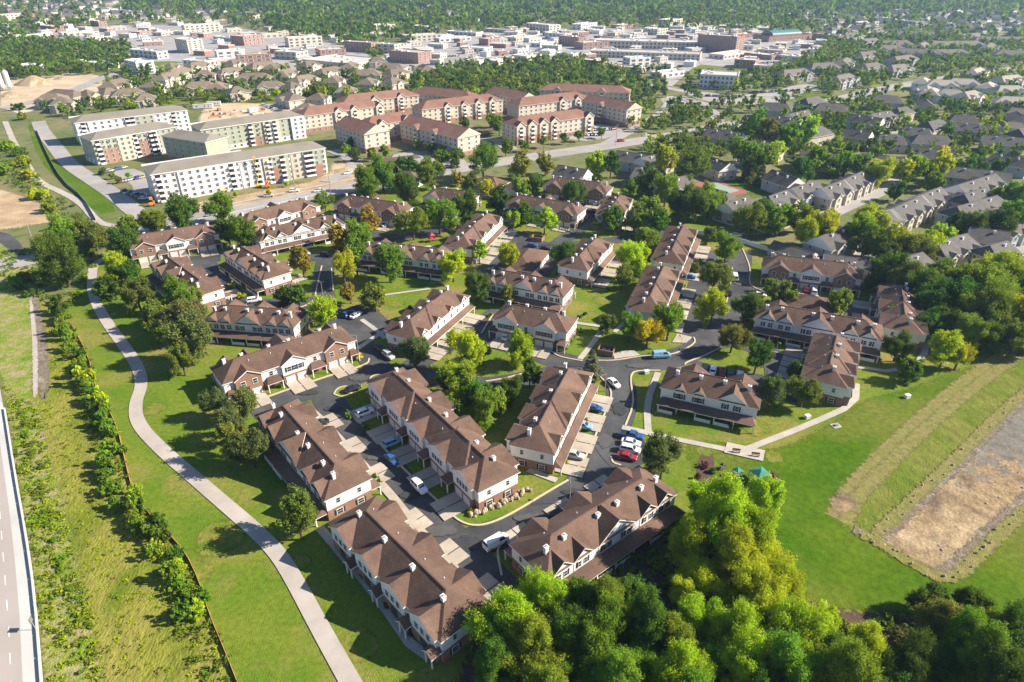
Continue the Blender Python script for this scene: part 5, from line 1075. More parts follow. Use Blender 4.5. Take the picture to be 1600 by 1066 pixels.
# ------------------------------------------------------------------ vehicles
def car_meshes(kind):
    L, Wc, zb, H = {'sedan': (4.6, 1.8, .92, 1.45), 'suv': (4.7, 1.88, 1.05, 1.75), 'van': (5.3, 2.0, 1.15, 2.05), 'pickup': (5.6, 1.95, 1.05, 1.8)}[kind]
    hl = L/2; hw = Wc/2; B = MB()
    st = {'sedan': [(-hl, .55, .82), (-hl+.25, .85, .93), (-.9, .9, .95), (.9, .9, .95), (hl-.3, .86, .85), (hl, .6, .7)],
          'suv': [(-hl, .8, 1.0), (-hl+.15, .92, 1.08), (-.9, .94, 1.1), (.9, .94, 1.1), (hl-.25, .9, 1.0), (hl, .7, .85)],
          'van': [(-hl, .9, 1.15), (-hl+.1, .98, 1.2), (-.9, 1, 1.22), (1.4, 1, 1.2), (hl-.2, .93, 1.05), (hl, .75, .9)],
          'pickup': [(-hl, .93, 1.05), (-hl+.1, .96, 1.08), (-.4, .97, 1.1), (1.0, .97, 1.12), (hl-.2, .93, 1.05), (hl, .75, .9)]}[kind]
    rings = []
    for x, wf, zt in st:
        w_ = hw*wf/max(a[1] for a in st); rings.append([(x, -w_*.94, .28), (x, -w_, .5), (x, -w_, zt-.12), (x, -w_*.9, zt), (x, w_*.9, zt), (x, w_, zt-.12), (x, w_, .5), (x, w_*.94, .28)])
    v = [p for r in rings for p in r]; f = []
    for i in range(len(rings)-1): f += [(i*8+k, i*8+(k+1) % 8, i*8+8+(k+1) % 8, i*8+8+k) for k in range(8)]
    f += [tuple(range(7, -1, -1)), tuple(range((len(rings)-1)*8, len(rings)*8))]; B.add(v, f)
    cab = {'sedan': (-1.75, -1.15, .35, 1.15), 'suv': (-2.2, -2.0, .45, 1.2), 'van': (-2.5, -2.4, 1.2, 1.95), 'pickup': (-.55, -.4, .75, 1.4)}[kind]
    x0, x1, x2, x3 = cab; wl = hw*.9; wt = hw*.74; z0 = zb-.02; z1 = H-.07; C = MB()
    v = [(x0,-wl,z0),(x3,-wl,z0),(x3,wl,z0),(x0,wl,z0),(x1,-wt,z1),(x2,-wt,z1),(x2,wt,z1),(x1,wt,z1)]; C.add(v, [(0,1,5,4),(1,2,6,5),(2,3,7,6),(3,0,4,7),(4,5,6,7)])
    B.add([(x1-.05,-wt-.03,z1),(x2+.05,-wt-.03,z1),(x2+.05,wt+.03,z1),(x1-.05,wt+.03,z1),(x1+.1,-wt+.1,H),(x2-.1,-wt+.1,H),(x2-.1,wt-.1,H),(x1+.1,wt-.1,H)], [(0,1,5,4),(1,2,6,5),(2,3,7,6),(3,0,4,7),(4,5,6,7)])
    for sx, xa, xb in ((0, x0, x1), (1, x3, x2)):
        for s in (-1, 1): B.tube((xa, s*wl, z0), (xb, s*wt, z1), .06, .05, 4)
    for s in (-1, 1): B.tube(((x0+x3)/2, s*(wl+.01), z0), ((x1+x2)/2, s*(wt+.02), z1), .06, .05, 4)
    if kind == 'van':
        for s in (-1, 1): B.add([(x0+.02, s*(wl+.012), z0+.02), (.3, s*(wl+.012), z0+.02), (.3, s*(wt+.012), z1), (x1+.02, s*(wt+.012), z1)], [(0,1,2,3)])
    if kind == 'pickup': B.box(-2.6, -.7, -hw*.78, hw*.78, 1.09, 1.1, 1)
    Wm = MB(); Wm.tube((0,-.11,0), (0,.11,0), .34, .34, 12); Wm.tube((0,-.12,0), (0,.12,0), .19, .19, 8, 1)
    hd = MB(); hd.box(-.06, .06, -.2, .2, -.08, .08, 0, True)
    return dict(body=B.mesh('body', ['carpaint', 'tyre']), glass=C.mesh('windows', 'glass'), wheel=Wm.mesh('wheel', ['tyre', 'metal']), head=hd.mesh('headlight', 'lamp_glass'), tail=hd.mesh('taillight', 'taillight'), L=L, W=Wc)
CK = {k: car_meshes(k) for k in ('sedan', 'suv', 'van', 'pickup')}
CC = dict(white=(.75,.76,.78), silver=(.42,.43,.45), black=(.015,.016,.02), blue=(.03,.09,.28), red=(.30,.02,.03), grey=(.12,.125,.13), green=(.03,.12,.08), maroon=(.18,.015,.03), sky=(.20,.38,.55), tan=(.36,.30,.22), orange=(.6,.2,.03), yellow=(.65,.45,.03))
def car(X, Y, ang, kind, col, label=None, desc=None, group='parked cars', parts=True, z=.3):
    K = CK[kind]; o = empty({'sedan': 'car', 'suv': 'sport_utility_car', 'van': 'van', 'pickup': 'pickup_truck'}[kind], (X, Y, z), R(ang))
    b = newobj('body', K['body'], o); b.color = (*CC[col], 1); newobj('windows', K['glass'], o)
    for sx in (-1, 1):
        for sy in (-1, 1): w_ = newobj('wheel', K['wheel'], o); w_.location = (sx*K['L']*.31, sy*(K['W']/2-.1), .34)
    if parts:
        for sy in (-1, 1):
            h = newobj('headlight', K['head'], o); h.location = (K['L']/2-.12, sy*K['W']*.3, .68); t = newobj('taillight', K['tail'], o); t.location = (-K['L']/2+.06, sy*K['W']*.33, .8)
    if label: tag(o, label, 'van' if kind == 'van' else 'car', group)
    else: later(o, (desc or col+' '+{'suv': 'sport utility car', 'sedan': 'car', 'van': 'van', 'pickup': 'pickup truck'}[kind]), 'van' if kind == 'van' else 'car', group, X, Y)
    return o
for px, py, an, k, c, lab in ((655,760,-52,'suv','white','white car with blue-tinted roof parked at the street edge'),(612,717,-50,'sedan','blue','dark blue car half in shadow in the middle of the street'),(613,691,37,'suv','sky','light blue car parked nose-in on a shaded driveway'),
  (570,644,37,'suv','white','white sport utility car on the uppermost shaded driveway'),(500,661,37,'sedan','black','black car on a sunlit pale driveway'),(775,847,37,'van','white','white and green van by the lower street corner'),(551,607,37,'sedan','black','black car in the shade beside the street island'),
  (545,490,60,'suv','blue','dark blue car in the parking bay below the yellow-green tree'),(556,492,60,'sedan','white','white car in the parking bay below the yellow-green tree'),(592,543,-50,'sedan','black','black car at the kerb of the upper street'),(607,555,-50,'suv','silver','silver car right behind the black car at the kerb'),
  (928,637,-20,'sedan','blue','blue car on the top driveway of the four'),(911,665,-20,'suv','sky','pale blue car on the second driveway from the top'),(897,711,-20,'suv','silver','silver sport utility car on the lowest driveway'),(987,680,-20,'pickup','blue','dark blue pickup, topmost in the row of four'),
  (986,691,-20,'sedan','white','white car right below the dark blue pickup'),(985,702,-20,'suv','white','white sport utility car above the red car'),(980,713,-20,'sedan','red','red car, lowest in the row of four'),(959,598,-62,'sedan','white','white car driving on the main street at the junction'),
  (1033,555,8,'van','sky','white and light blue van at the kerb by the yellow tree'),(1101,576,69,'suv','black','black car, leftmost in the lot behind the lone townhouse row'),(1114,578,69,'sedan','white','white car second from left in the lot'),(1129,581,69,'sedan','maroon','maroon car in the middle of the lot'),
  (1142,584,69,'sedan','green','dark green car fourth in the lot'),(1156,587,69,'suv','white','white car rightmost in the lot'),(792,525,69,'suv','white','white sport utility car on the driveway of the short white row'),(947,762,37,'sedan','sky','pale blue car in the shade in front of the woodland row'),
  (1148,433,80,'van','white','white van on the right-hand street under the trees'),(1139,457,75,'sedan','black','black car at the kerb below the white van'),(1187,460,-20,'sedan','white','white car at the end of the right-hand side street'),(1077,432,-20,'sedan','blue','bright blue car beside the long terrace'),
  (376,474,-5,'sedan','black','black car at the bottom of the shaded court'),(397,469,20,'suv','white','white car beside the bright brick end wall'),(456,412,35,'sedan','white','white car below the small orange tree'),(510,398,-10,'suv','black','black car in the shaded street junction'),
  (598,351,-60,'sedan','white','white car in front of the shaded row near the main road'),(527,338,60,'sedan','silver','silver car left of the shaded row near the main road'),(831,383,-10,'sedan','blue','bright blue car beside the little brick enclosure'),(852,388,-10,'sedan','black','black car right of the bright blue car'),
  (932,317,60,'suv','white','white sport utility car in the far court'),(860,307,-20,'suv','blue','blue car in front of the farthest townhouse row'),(895,390,70,'sedan','blue','blue car in the shadow left of the end-on row'),(928,330,-15,'sedan','black','black car in the shaded far court'),
  (1207,448,60,'sedan','white','white car in front of the left brick gable'),(1272,455,69,'suv','white','white car on the shaded middle drive'),(1260,452,69,'sedan','maroon','maroon car beside the white car on the middle drive'),(475,397,30,'sedan','silver','silver car parked near the small white gables'),
  (875,800,37,'sedan','black','black car hidden in the shade below the woodland row roof'),(900,785,37,'suv','grey','grey car in the shade of the woodland row'),(1150,367,-10,'sedan','white','white car behind the pale fence'),(760,308,-10,'sedan','grey','grey car near the clubhouse'),(750,302,-10,'sedan','white','white car parked left of the grey car near the clubhouse')):
    X, Y = G(px, py, .9); car(X, Y, an, k, c, lab)
# far parking rows
rc = random.Random(21)
def row(a, b, n, ang, group, desc, fill=.85, z=.08):
    A, B = G(*a), G(*b)
    for i in range(n):
        if rc.random() > fill: continue
        t = (i+.5)/n; c = rc.choice(('white', 'silver', 'black', 'grey', 'white', 'silver', 'blue', 'red', 'tan')); k = rc.choice(('sedan', 'suv', 'suv', 'pickup'))
        x, y = A[0]+(B[0]-A[0])*t, A[1]+(B[1]-A[1])*t
        if not onfoot(x, y, 1): car(x, y, ang+rc.uniform(-2, 2), k, c, None, None, group, parts=False, z=z)
for a, b, n, an, g in (((160,272),(195,263),10,60,'cars by the new apartments'),((195,300),(238,312),9,60,'cars by the new apartments'),((190,285),(225,278),8,60,'cars by the new apartments'),
   ((1040,158),(1105,170),22,70,'cars in the far lots'),((1045,164),(1095,174),16,70,'cars in the far lots'),((1168,138),(1230,132),20,70,'cars in the far lots'),((1170,146),(1250,142),24,70,'cars in the far lots'),((870,205),(960,203),28,40,'cars in the far lots'),((870,212),(940,212),22,40,'cars in the far lots'),
   ((1180,100),(1260,96),24,70,'cars in the far lots'),((1190,106),(1290,102),26,70,'cars in the far lots'),((640,92),(720,88),16,70,'cars in the far lots'),((740,84),(850,80),22,70,'cars in the far lots'),((850,98),(940,94),20,70,'cars in the far lots'),((1080,150),(1160,152),22,70,'cars in the far lots'),
   ((410,164),(440,176),10,10,'cars by the building yard'),((610,256),(650,250),8,40,'cars by the carport')):
    row(a, b, n, an, g, '')
for px, py, an, k, c in ((545,272,30,'pickup','white'),(500,300,20,'pickup','white'),(460,300,20,'suv','white'),(420,308,20,'suv','silver'),(440,285,100,'pickup','blue'),(700,262,30,'sedan','white'),(330,338,28,'sedan','silver'),(1010,213,15,'sedan','white'),(225,312,10,'sedan','white'),(970,222,20,'suv','red')):
    X, Y = G(px, py); car(X, Y, an, k, c, None, None, 'vehicles near the main road', parts=False, z=.17)
# ------------------------------------------------------------------ street furniture, fences, site things
def fence_thing(name, label, pp, h, thick, m, pm, step, group=None, cat='fence', z=0.0, pname='panel', posts=True):
    P = W(pp); P = smooth(P, 1); o = empty(name, (P[0][0], P[0][1], z)); tag(o, label, cat, group); d = 0; prev = P[0]; pts = [P[0]]
    for a, b in zip(P[:-1], P[1:]):
        l = math.dist(a, b); n = max(1, round(l/step))
        for i in range(1, n+1): pts.append((a[0]+(b[0]-a[0])*i/n, a[1]+(b[1]-a[1])*i/n))
    um = U['post'] if m == 'trim' else U.setdefault(m, unit_box('panel', m)); pu = U.setdefault(pm+'p', unit_box('post', pm))
    for a, b in zip(pts[:-1], pts[1:]):
        l = math.dist(a, b); p = newobj(pname, um, o); p.location = ((a[0]+b[0])/2-P[0][0], (a[1]+b[1])/2-P[0][1], h/2); p.rotation_euler[2] = math.atan2(b[1]-a[1], b[0]-a[0]); p.scale = (l*.97, thick, h)
    for a in (pts if posts else ()): p = newobj('post', pu, o); p.location = (a[0]-P[0][0], a[1]-P[0][1], h*.55); p.scale = (thick*1.8, thick*1.8, h*1.12)
    return o
fence_thing('silt_fence', 'low orange-brown silt fence snaking along the meadow edge', FENCE[1:-1], .7, .07, 'orange_fence', 'wood', 3.0, z=.05)
fence_thing('privacy_fence', 'pale blue-grey panel fence behind the right-hand townhouses', [(1085,366),(1140,374),(1200,393),(1262,411)], 1.8, .1, 'trim', 'trim', 2.6)
fence_thing('privacy_fence', 'short pale fence running down towards the dark wood', [(1350,436),(1378,450)], 1.6, .1, 'trim', 'trim', 2.6)
fence_thing('concrete_barrier', 'pale concrete barrier wall along the highway edge', [(a+2, b) for a, b in HWE[1:]], .55, .3, 'barrier', 'barrier', 6.0, cat='barrier', z=.14, pname='barrier_segment', posts=False)
fence_thing('wire_fence', 'dark wire fence beside the winding path', [(58,205),(75,245),(98,285),(130,310),(150,345)], 1.4, .06, 'pole', 'pole', 4.0)
def boulder(seed):
    g = random.Random(seed); b = MB(); n = 7; v = []; f = []
    for j, (zz, rr) in enumerate(((0, .9), (.35, 1.0), (.7, .75), (.85, .3))):
        for k in range(n): a = 6.283*k/n; r_ = rr*g.uniform(.75, 1.15); v.append((math.cos(a)*r_*.6, math.sin(a)*r_*.45, zz*g.uniform(.85, 1.15)))
    for j in range(3): f += [(j*n+k, j*n+(k+1) % n, j*n+n+(k+1) % n, j*n+n+k) for k in range(n)]
    f.append(tuple(range(3*n, 4*n))); b.add(v, f); return b.mesh('stone', 'rock')
BO = [boulder(i) for i in range(5)]
def stonewall(label, pp, n, s, jit=.5, rows=2):
    P = smooth(W(pp), 2); o = empty('retaining_wall', (*P[0], .05)); tag(o, label, 'stone wall', None); g = random.Random(n)
    L = [0]
    for a, b in zip(P[:-1], P[1:]): L.append(L[-1]+math.dist(a, b))
    for i in range(n):
        d = L[-1]*i/max(1, n-1); j = max(k for k in range(len(L)) if L[k] <= d+1e-6); j = min(j, len(P)-2); t = (d-L[j])/max(1e-6, L[j+1]-L[j]); a, b = P[j], P[j+1]
        c = newobj('stone', BO[g.randrange(5)], o); c.location = (a[0]+(b[0]-a[0])*t-P[0][0]+g.uniform(-jit, jit), a[1]+(b[1]-a[1])*t-P[0][1]+g.uniform(-jit, jit), (i % rows)*.15); c.scale = (s*g.uniform(.7, 1.3),)*3; c.rotation_euler[2] = g.uniform(0, 6.28)
stonewall('double row of pale boulders on the bank above the street corner', [(737,807),(770,795),(800,780),(826,766)], 46, .8, .6)
stonewall('rubble edging along the near side of the dry basin', [(1358,843),(1400,866),(1440,889),(1475,905),(1497,898),(1540,857),(1600,798)], 26, .42, 1.0)
stonewall('rubble edging along the berm side of the dry basin', [(1360,840),(1400,806),(1440,768),(1500,710),(1560,648),(1600,613)], 22, .4, 1.0)
stonewall('short stone wall on the bank between the far townhouse rows', [(868,357),(885,362),(908,366)], 22, .8, .3)
# rubble heaps lying in the basin
g2 = random.Random(9)
for i in range(14):
    while True:
        x, y = g2.uniform(min(p[0] for p in BAS), max(p[0] for p in BAS)), g2.uniform(min(p[1] for p in BAS), max(p[1] for p in BAS)); q = PX(x, y)
        if inpoly(x, y, BAS) and q[0] < 1600 and (q[1]-q[0]*.0 > 700): break
    o = newobj('rock', BO[i % 5]); o.location = (x, y, .1); o.scale = (g2.uniform(.3, .7),)*2+(g2.uniform(.15, .35),); o.rotation_euler[2] = g2.uniform(0, 6); later(o, g2.choice(('flat', 'upright', 'rounded'))+' tan rock lying', 'rock', 'rocks in the dry basin', x, y)
def lamp(px, py, h=6.5, arm=1.2, name='street_lamp', desc='slim street lamp post', group='street lamps', ang=0.0):
    X, Y = G(px, py); o = empty(name, (X, Y, .05), ang); B = MB(); B.tube((0,0,0), (0,0,h), .1, .06, 8); newobj('post', B.mesh('post', 'pole'), o)
    B = MB(); B.tube((0,0,h-.1), (arm,0,h+.1), .045, .04, 6); newobj('arm', B.mesh('arm', 'pole'), o)
    B = MB(); B.box(arm-.3, arm+.4, -.16, .16, h+.02, h+.2, 0, True); newobj('lamp_head', B.mesh('lamp_head', 'metal'), o); later(o, desc, 'lamp', group, X, Y)
for x, y in ((890,787),(560,550),(945,612),(1128,470),(505,465),(735,530),(1062,555),(700,600),(610,365),(872,372),(585,640),(1210,560)): lamp(x, y, 5.5, ang=rc.uniform(0, 6))
def upole(px, py, h=13):
    X, Y = G(px, py); o = empty('utility_pole', (X, Y, 0), R(30)); B = MB(); B.tube((0,0,0), (0,0,h), .17, .11, 8); newobj('post', B.mesh('post', 'pole'), o)
    B = MB(); B.box(-1.3, 1.3, -.08, .08, h-1.2, h-1.0, 0, True); newobj('crossarm', B.mesh('crossarm', 'wood'), o); later(o, 'tall wooden utility pole', 'pole', 'utility poles along the main road', X, Y)
for x, y in ((60,398),(518,310),(858,245),(962,228),(1080,215),(1165,190),(1275,170),(1330,195),(1510,185),(462,305),(640,280)): upole(x, y)
# brick bin enclosure
def enclosure(px, py, ang, label, w_=4.6, d=3.6):
    X, Y = G(px, py); o = empty('bin_enclosure', (X, Y, .05), R(ang)); tag(o, label, 'enclosure', 'brick bin enclosures')
    B = MB(); B.box(-w_/2, w_/2, -d/2, -d/2+.25, 0, 1.8); B.box(-w_/2, -w_/2+.25, -d/2+.25, d/2, 0, 1.8); B.box(w_/2-.25, w_/2, -d/2+.25, d/2, 0, 1.8); newobj('wall', B.mesh('wall', 'brick'), o)
    B = MB(); B.box(-w_/2+.25, 0-.02, d/2-.15, d/2-.05, .1, 1.7, 0, True); newobj('gate', B.mesh('gate', 'wood'), o); B = MB(); B.box(.02, w_/2-.25, d/2-.15, d/2-.05, .1, 1.7, 0, True); newobj('gate', B.mesh('gate', 'wood'), o)
    B = MB(); B.box(-1.2, 1.2, -.9, .6, 0, 1.25, 0, True); newobj('bin', B.mesh('bin', 'shutter'), o)
enclosure(947,552,-20,'brick bin enclosure with wooden gates at the main junction'); enclosure(840,376,-20,'little brick bin enclosure beside the bright blue car'); enclosure(706,360,69,'brick bin enclosure by the red playset')
# playground
def pyramid_shade(px, py):
    X, Y = G(px, py); o = empty('shade_shelter', (X, Y, .06), R(20)); tag(o, 'green fabric shade shelter at the playground', 'shelter')
    B = MB(); v = [(-1.7,-1.7,2.3),(1.7,-1.7,2.3),(1.7,1.7,2.3),(-1.7,1.7,2.3),(0,0,3.3)]; B.add(v, [(0,1,4),(1,2,4),(2,3,4),(3,0,4),(3,2,1,0)]); newobj('canopy', B.mesh('canopy', 'teal'), o)
    for sx in (-1, 1):
        for sy in (-1, 1): B = MB(); B.tube((sx*1.55,sy*1.55,0), (sx*1.55,sy*1.55,2.3), .07, .07, 6); newobj('post', B.mesh('post', 'metal'), o)
pyramid_shade(1185, 752)
sheet('playground_bed', [(1095,705),(1118,705),(1112,760),(1090,770),(1086,745)], 'mulch', .09, 2); sheet('playground_bed', [(1150,768),(1205,735),(1220,745),(1212,760),(1170,785)], 'mulch', .09, 2)
def playset(px, py, label, m1, m2, s=1.0):
    X, Y = G(px, py); o = empty('playset', (X, Y, .06), R(35)); tag(o, label, 'playset', None)
    B = MB()
    for sx in (-1, 1):
        for sy in (-1, 1): B.tube((sx*.8*s,sy*.8*s,0), (sx*.8*s,sy*.8*s,2.4*s), .07, .07, 6)
    newobj('frame', B.mesh('frame', m2), o); B = MB(); B.box(-.9*s, .9*s, -.9*s, .9*s, 1.15*s, 1.25*s, 0, True); newobj('platform', B.mesh('platform', m2), o)
    B = MB(); B.add([(.9*s,-.35*s,1.2*s),(.9*s,.35*s,1.2*s),(3.2*s,.35*s,.2),(3.2*s,-.35*s,.2)], [(0,1,2,3)]); B.box(.9*s, 1.0*s, -.45*s, .45*s, 1.2*s, 1.5*s); newobj('slide', B.mesh('slide', m1), o)
    B = MB(); v = [(-1*s,-1*s,2.4*s),(1*s,-1*s,2.4*s),(1*s,1*s,2.4*s),(-1*s,1*s,2.4*s),(0,0,3.1*s)]; B.add(v, [(0,1,4),(1,2,4),(2,3,4),(3,0,4)]); newobj('roof', B.mesh('roof', m1), o)
playset(675, 378, 'red playset on the bare lawn between the far rows', 'red', 'red', 1.2); playset(1150, 745, 'small grey-green playset on the mulched playground', 'teal', 'metal', .8); playset(1128, 733, 'little spring rocker set on the playground grass', 'shutter', 'metal', .5)
def bench(px, py, ang, label):
    X, Y = G(px, py); o = empty('bench', (X, Y, .27), R(ang)); tag(o, label, 'bench', None)
    B = MB(); B.box(-.9, .9, -.22, .22, .4, .46, 0, True); newobj('seat', B.mesh('seat', 'wood'), o); B = MB(); B.box(-.9, .9, .2, .26, .5, .9, 0, True); newobj('backrest', B.mesh('backrest', 'wood'), o)
    for s in (-1, 1): B = MB(); B.box(s*.75-.05, s*.75+.05, -.2, .2, 0, .4); newobj('leg', B.mesh('leg', 'metal'), o)
bench(1150, 708, -12, 'wooden bench on the concrete pad, left'); bench(1180, 714, -12, 'wooden bench on the concrete pad, right')
for px, py, lab in ((1261,654,'pale utility box on the lawn near the path'),(1417,622,'white utility dome in the field near the shaded tree'),(1010,584,'utility box on the lawn corner by the junction')):
    X, Y = G(px, py); o = empty('utility_box', (X, Y, .06), .3); tag(o, lab, 'utility box', 'utility boxes'); B = MB(); B.box(-.6, .6, -.45, .45, 0, .9); newobj('cabinet', B.mesh('cabinet', 'siding_white'), o); B = MB(); B.box(-.67, .67, -.52, .52, .9, 1.0, 0, True); newobj('lid', B.mesh('lid', 'trim'), o)
X, Y = G(1306, 666); o = empty('drain_inlet', (X, Y, .06), .3); tag(o, 'square concrete drain inlet in the bright field', 'drain'); B = MB(); B.box(-1.1, 1.1, -.9, .9, 0, .12); newobj('slab', B.mesh('slab', 'walk'), o); B = MB(); B.box(-.45, .45, -.35, .35, .12, .45); newobj('grate_box', B.mesh('grate_box', 'metal'), o)
X, Y = G(68, 985); o = empty('road_sign', (X-1.2, Y, .14), R(8)); tag(o, 'small road sign standing on the highway shoulder', 'sign'); B = MB(); B.tube((0,0,0), (0,0,3.0), .06, .06, 6); newobj('post', B.mesh('post', 'pole'), o); B = MB(); B.box(-.03, .03, -.45, .45, 2.0, 3.1, 0, True); newobj('sign_panel', B.mesh('sign_panel', 'metal'), o)
# traffic-orange markers and building-site things
def lift(px, py, ang, label, m, h=5.0):
    X, Y = G(px, py); o = empty('boom_lift', (X, Y, .1), R(ang)); tag(o, label, 'boom lift', 'site machines'); B = MB(); B.box(-1.3, 1.3, -.9, .9, .45, 1.4, 0, True); newobj('chassis', B.mesh('chassis', m), o)
    for sx in (-1, 1):
        for sy in (-1, 1): w_ = newobj('wheel', CK['suv']['wheel'], o); w_.location = (sx*.9, sy*.95, .45); w_.scale = (1.3,)*3
    B = MB(); B.tube((-.8,0,1.4), (1.5,0,h*.6), .2, .16, 6); B.tube((1.5,0,h*.6), (.2,0,h), .16, .12, 6); newobj('boom', B.mesh('boom', m), o); B = MB(); B.box(-.5, .9, -.6, .6, h, h+1, 0, True); newobj('basket', B.mesh('basket', m), o)
lift(405,293,20,'tall yellow boom lift against the green-panelled facade','yellow',14); lift(238,322,30,'orange lift at the foot of the white apartments','orange',3); lift(300,325,10,'orange lift beside a round tree below the white apartments','orange',3); lift(418,294,15,'orange lift right of the yellow boom','orange',2.5); lift(350,300,40,'yellow digger-like lift at the white facade','yellow',4); lift(498,183,0,'red lift near the red-roofed apartments','red',3)
g3 = random.Random(4)
for i in range(34):
    px, py = g3.uniform(318, 372), g3.uniform(172, 196)
    if i > 24: px, py = g3.uniform(375, 440), g3.uniform(166, 182)
    X, Y = G(px, py); o = newobj('crate_stack', U.setdefault('crate', unit_box('crate_stack', 'crate'))); s = (g3.uniform(2, 5), g3.uniform(1, 2.2), g3.uniform(.7, 1.8)); o.scale = s; o.location = (X, Y, s[2]/2+.06); o.rotation_euler[2] = g3.uniform(0, 3); c = g3.choice(((.42,.24,.12), (.5,.38,.25), (.36,.18,.1), (.55,.5,.44))); o.color = (*c, 1); later(o, g3.choice(('long low', 'tall', 'flat', 'leaning', 'squat', 'wide'))+{.42: ' rust-brown', .5: ' tan', .36: ' dark brown', .55: ' pale'}[c[0]]+' stack of building material', 'materials', 'material stacks in the yard', X, Y)
def trailer(px, py, ang, L, label):
    X, Y = G(px, py); o = empty('site_trailer', (X, Y, .06), R(ang)); tag(o, label, 'trailer', 'site trailers'); B = MB(); B.box(-L/2, L/2, -1.4, 1.4, .5, 3.2, 0, True); newobj('body', B.mesh('body', 'siding_white'), o); B = MB(); B.box(-L/2-.1, L/2+.1, -1.5, 1.5, 3.2, 3.4, 0, True); newobj('roof', B.mesh('roof', 'roof_flat'), o)
    for t in (-.3, .1, .3): w_ = newobj('window', U['win'], o); w_.location = (t*L, -1.42, 2.0); w_.scale = (1.2, 1, .9)
    for s in (-1, 1): w_ = newobj('wheel', CK['suv']['wheel'], o); w_.location = (0, s*1.1, .35)
trailer(318,170,15,14,'long white site trailer at the back of the yard'); trailer(335,166,15,10,'shorter white site trailer behind the long one'); trailer(395,176,60,7,'small white site trailer among cars')
for px, py, lab in ((6,142,'left white silo at the gravel works'),(17,141,'right white silo at the gravel works')):
    X, Y = G(px, py); o = empty('silo', (X, Y, 0)); tag(o, lab, 'silo', 'silos'); B = MB(); B.tube((0,0,3), (0,0,15), 2, 2, 16); B.tube((0,0,15), (0,0,16.6), 2, .4, 16); B.tube((0,0,1), (0,0,3), .5, 2, 16); newobj('tank', B.mesh('tank', 'siding_white'), o)
    for k in range(4): a = k*1.57+.78; B = MB(); B.tube((math.cos(a)*1.7,math.sin(a)*1.7,0), (math.cos(a)*1.7,math.sin(a)*1.7,4), .15, .15, 6); newobj('leg', B.mesh('leg', 'metal'), o)
def mound(px, py, r, h, label):
    X, Y = G(px, py); b = MB(); n, g = 18, random.Random(int(px)); v = []; f = []
    for j in range(6):
        t = j/5
        for k in range(n): a = 6.283*k/n; rr = r*(1-t)*g.uniform(.88, 1.1)+.05; v.append((math.cos(a)*rr, math.sin(a)*rr*.7, h*(1-(1-t)**1.3)))
    for j in range(5): f += [(j*n+k, j*n+(k+1) % n, j*n+n+(k+1) % n, j*n+n+k) for k in range(n)]
    b.add(v, f); o = newobj('earth_mound', b.mesh('earth_mound', 'dirt')); o.location = (X, Y, 0); tag(o, label, 'earth mound', 'earth mounds')
mound(55,132,18,8,'large conical earth mound at the gravel works'); mound(20,150,12,4,'low earth mound beside the silos'); mound(100,124,10,3,'small earth mound right of the large one'); mound(540,268,8,2,'low earth heap beside the new apartments')
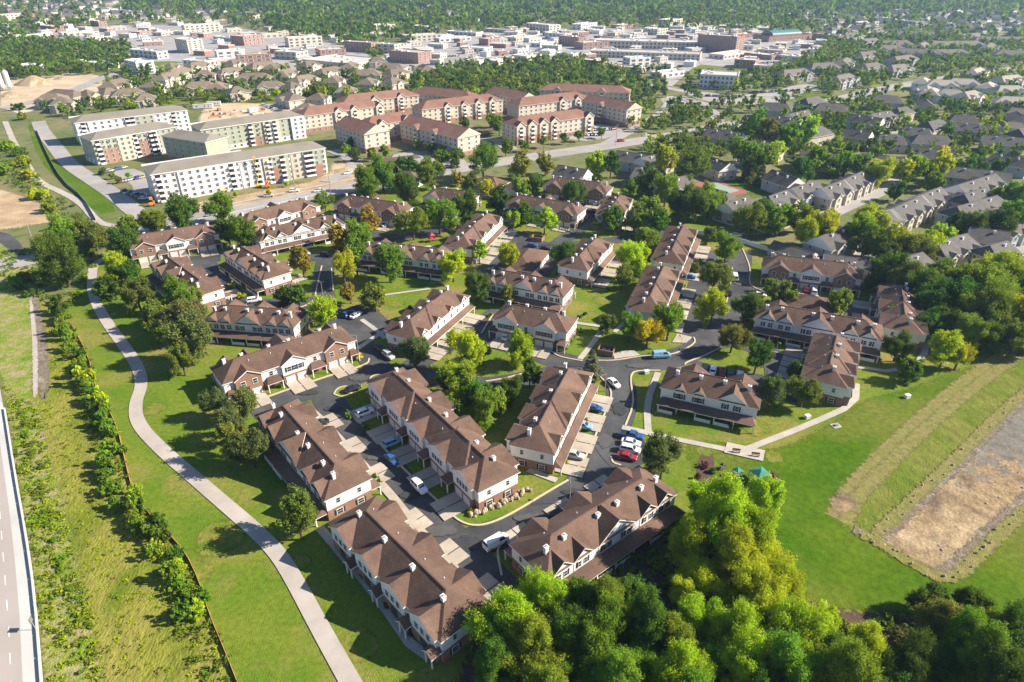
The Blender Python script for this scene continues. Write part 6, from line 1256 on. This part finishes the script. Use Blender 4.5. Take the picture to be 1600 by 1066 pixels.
# ------------------------------------------------------------------ labels that single things out
LM = [('beside the dry basin', 1430, 800), ('by the playground', 1140, 745), ('by the concrete path on the left', 215, 600), ('beside the lower footpath bend', 400, 800), ('by the lower street corner', 745, 830), ('by the main junction', 940, 560), ('on the planted island left of the junction', 735, 600), ('behind the lone townhouse row', 1165, 560), ('beside the field path', 1400, 570),
 ('in the near woodland, left part', 840, 1000), ('in the near woodland, middle', 1020, 980), ('in the tall bright woodland edge', 1150, 860), ('in the near woodland, right part', 1250, 1010), ('in the lower right corner wood', 1520, 1010), ('in the dark wood at the right edge', 1490, 480), ('in the bright wood at the right edge', 1570, 450), ('by the shaded court', 340, 440), ('left of the estate', 190, 420), ('on the left bank', 60, 320),
 ('beside the highway barrier', 70, 830), ('by the drainage channel', 90, 480), ('along the silt fence, upper part', 140, 620), ('along the silt fence, lower part', 280, 900), ('near the four pines left of the street', 350, 660), ('by the parking bay', 560, 480), ('near the red playset', 675, 370), ('by the main road, left stretch', 300, 340), ('by the main road, middle stretch', 600, 285), ('near the clubhouse', 760, 280), ('on the central lawn', 980, 440), ('on the median beside the long terrace', 1115, 450), ('by the yellow tree at the kerb', 1010, 530),
 ('behind the farthest townhouse rows', 930, 270), ('in the thick clump behind the terrace', 1070, 320), ('near the sport court', 1130, 290), ('behind the pale fence', 1230, 370), ('between the villa rows', 1380, 370), ('among the villas at the far right', 1520, 350), ('near the upper villa street', 1350, 270), ('among the upper villas', 1260, 230), ('at the right edge among villas', 1570, 260), ('near the red-roofed apartments', 760, 220), ('by the front right red-roofed block', 880, 210), ('by the new apartments', 200, 290), ('in the building yard', 380, 180), ('by the white office block', 1130, 150), ('near the gravel works', 60, 140),
 ('among the tan-roofed houses, left', 220, 150), ('among the tan-roofed houses, right', 480, 130), ('in the far-left offices', 150, 60), ('left of the mall', 640, 70), ('at the mall', 950, 70), ('right of the hotel', 1230, 80), ('among the far-right condominiums', 1450, 90), ('on the far right horizon', 1500, 40), ('on the far left horizon', 100, 20), ('near the pale condominiums', 1500, 150), ('left of the upper street', 540, 420), ('beside the upper street', 640, 400), ('by the sunlit row left of the street', 500, 560), ('in front of the four-driveway row', 900, 680), ('beside the nearest row', 600, 920), ('near the lower middle row', 745, 790), ('by the right-hand court', 1250, 470), ('around the short white row', 890, 530), ('among the middle rows', 800, 440), ('on the garage court', 860, 390)]
LMW = [(t, *G(x, y)) for t, x, y in LM]
ORD = 'first second third fourth fifth sixth seventh eighth ninth tenth eleventh twelfth thirteenth fourteenth fifteenth sixteenth seventeenth eighteenth nineteenth twentieth'.split()
for _t in ('twenty', 'thirty', 'forty', 'fifty', 'sixty', 'seventy'):
    if _t != 'twenty': ORD.append({'thirty': 'thirtieth', 'forty': 'fortieth', 'fifty': 'fiftieth', 'sixty': 'sixtieth', 'seventy': 'seventieth'}[_t])
    ORD += [_t+'-'+o_ for o_ in ORD[:9]]
buck = {}
for o, d, X, Y in THINGS:
    q = PX(X, Y); t = min(LMW, key=lambda l: (l[1]-X)**2+(l[2]-Y)**2)[0]; buck.setdefault((d, t), []).append((q[0], o))
for (d, t), L in buck.items():
    L.sort(key=lambda e: e[0])
    if len(L) == 1: L[0][1]['label'] = (d+' '+t)
    else:
        for i, (x, o) in enumerate(L): o['label'] = ('leftmost ' if i == 0 else 'rightmost ' if i == len(L)-1 else (ORD[i]+' from left, ' if i < len(ORD) else ''))+d+' '+t
# ------------------------------------------------------------------ haze
hz = MB(); hz.box(-4000, 4000, -300, 4500, -1.0, 101.0, 0, True)
mv = bpy.data.materials.new('haze'); mv.use_nodes = True; n = mv.node_tree.nodes; n.remove(n['Principled BSDF'])
pv = n.new('ShaderNodeVolumePrincipled'); pv.inputs['Color'].default_value = (.46, .69, 1.0, 1); pv.inputs['Density'].default_value = .0001; pv.inputs['Anisotropy'].default_value = .2
mv.node_tree.links.new(pv.outputs[0], n['Material Output'].inputs['Volume']); MATS['haze'] = mv
ho = newobj('haze', hz.mesh('haze', 'haze')); ho['kind'] = 'stuff'; ho['label'] = 'thin blue distance haze over the whole scene'; ho['category'] = 'haze'; ho.display_type = 'BOUNDS'
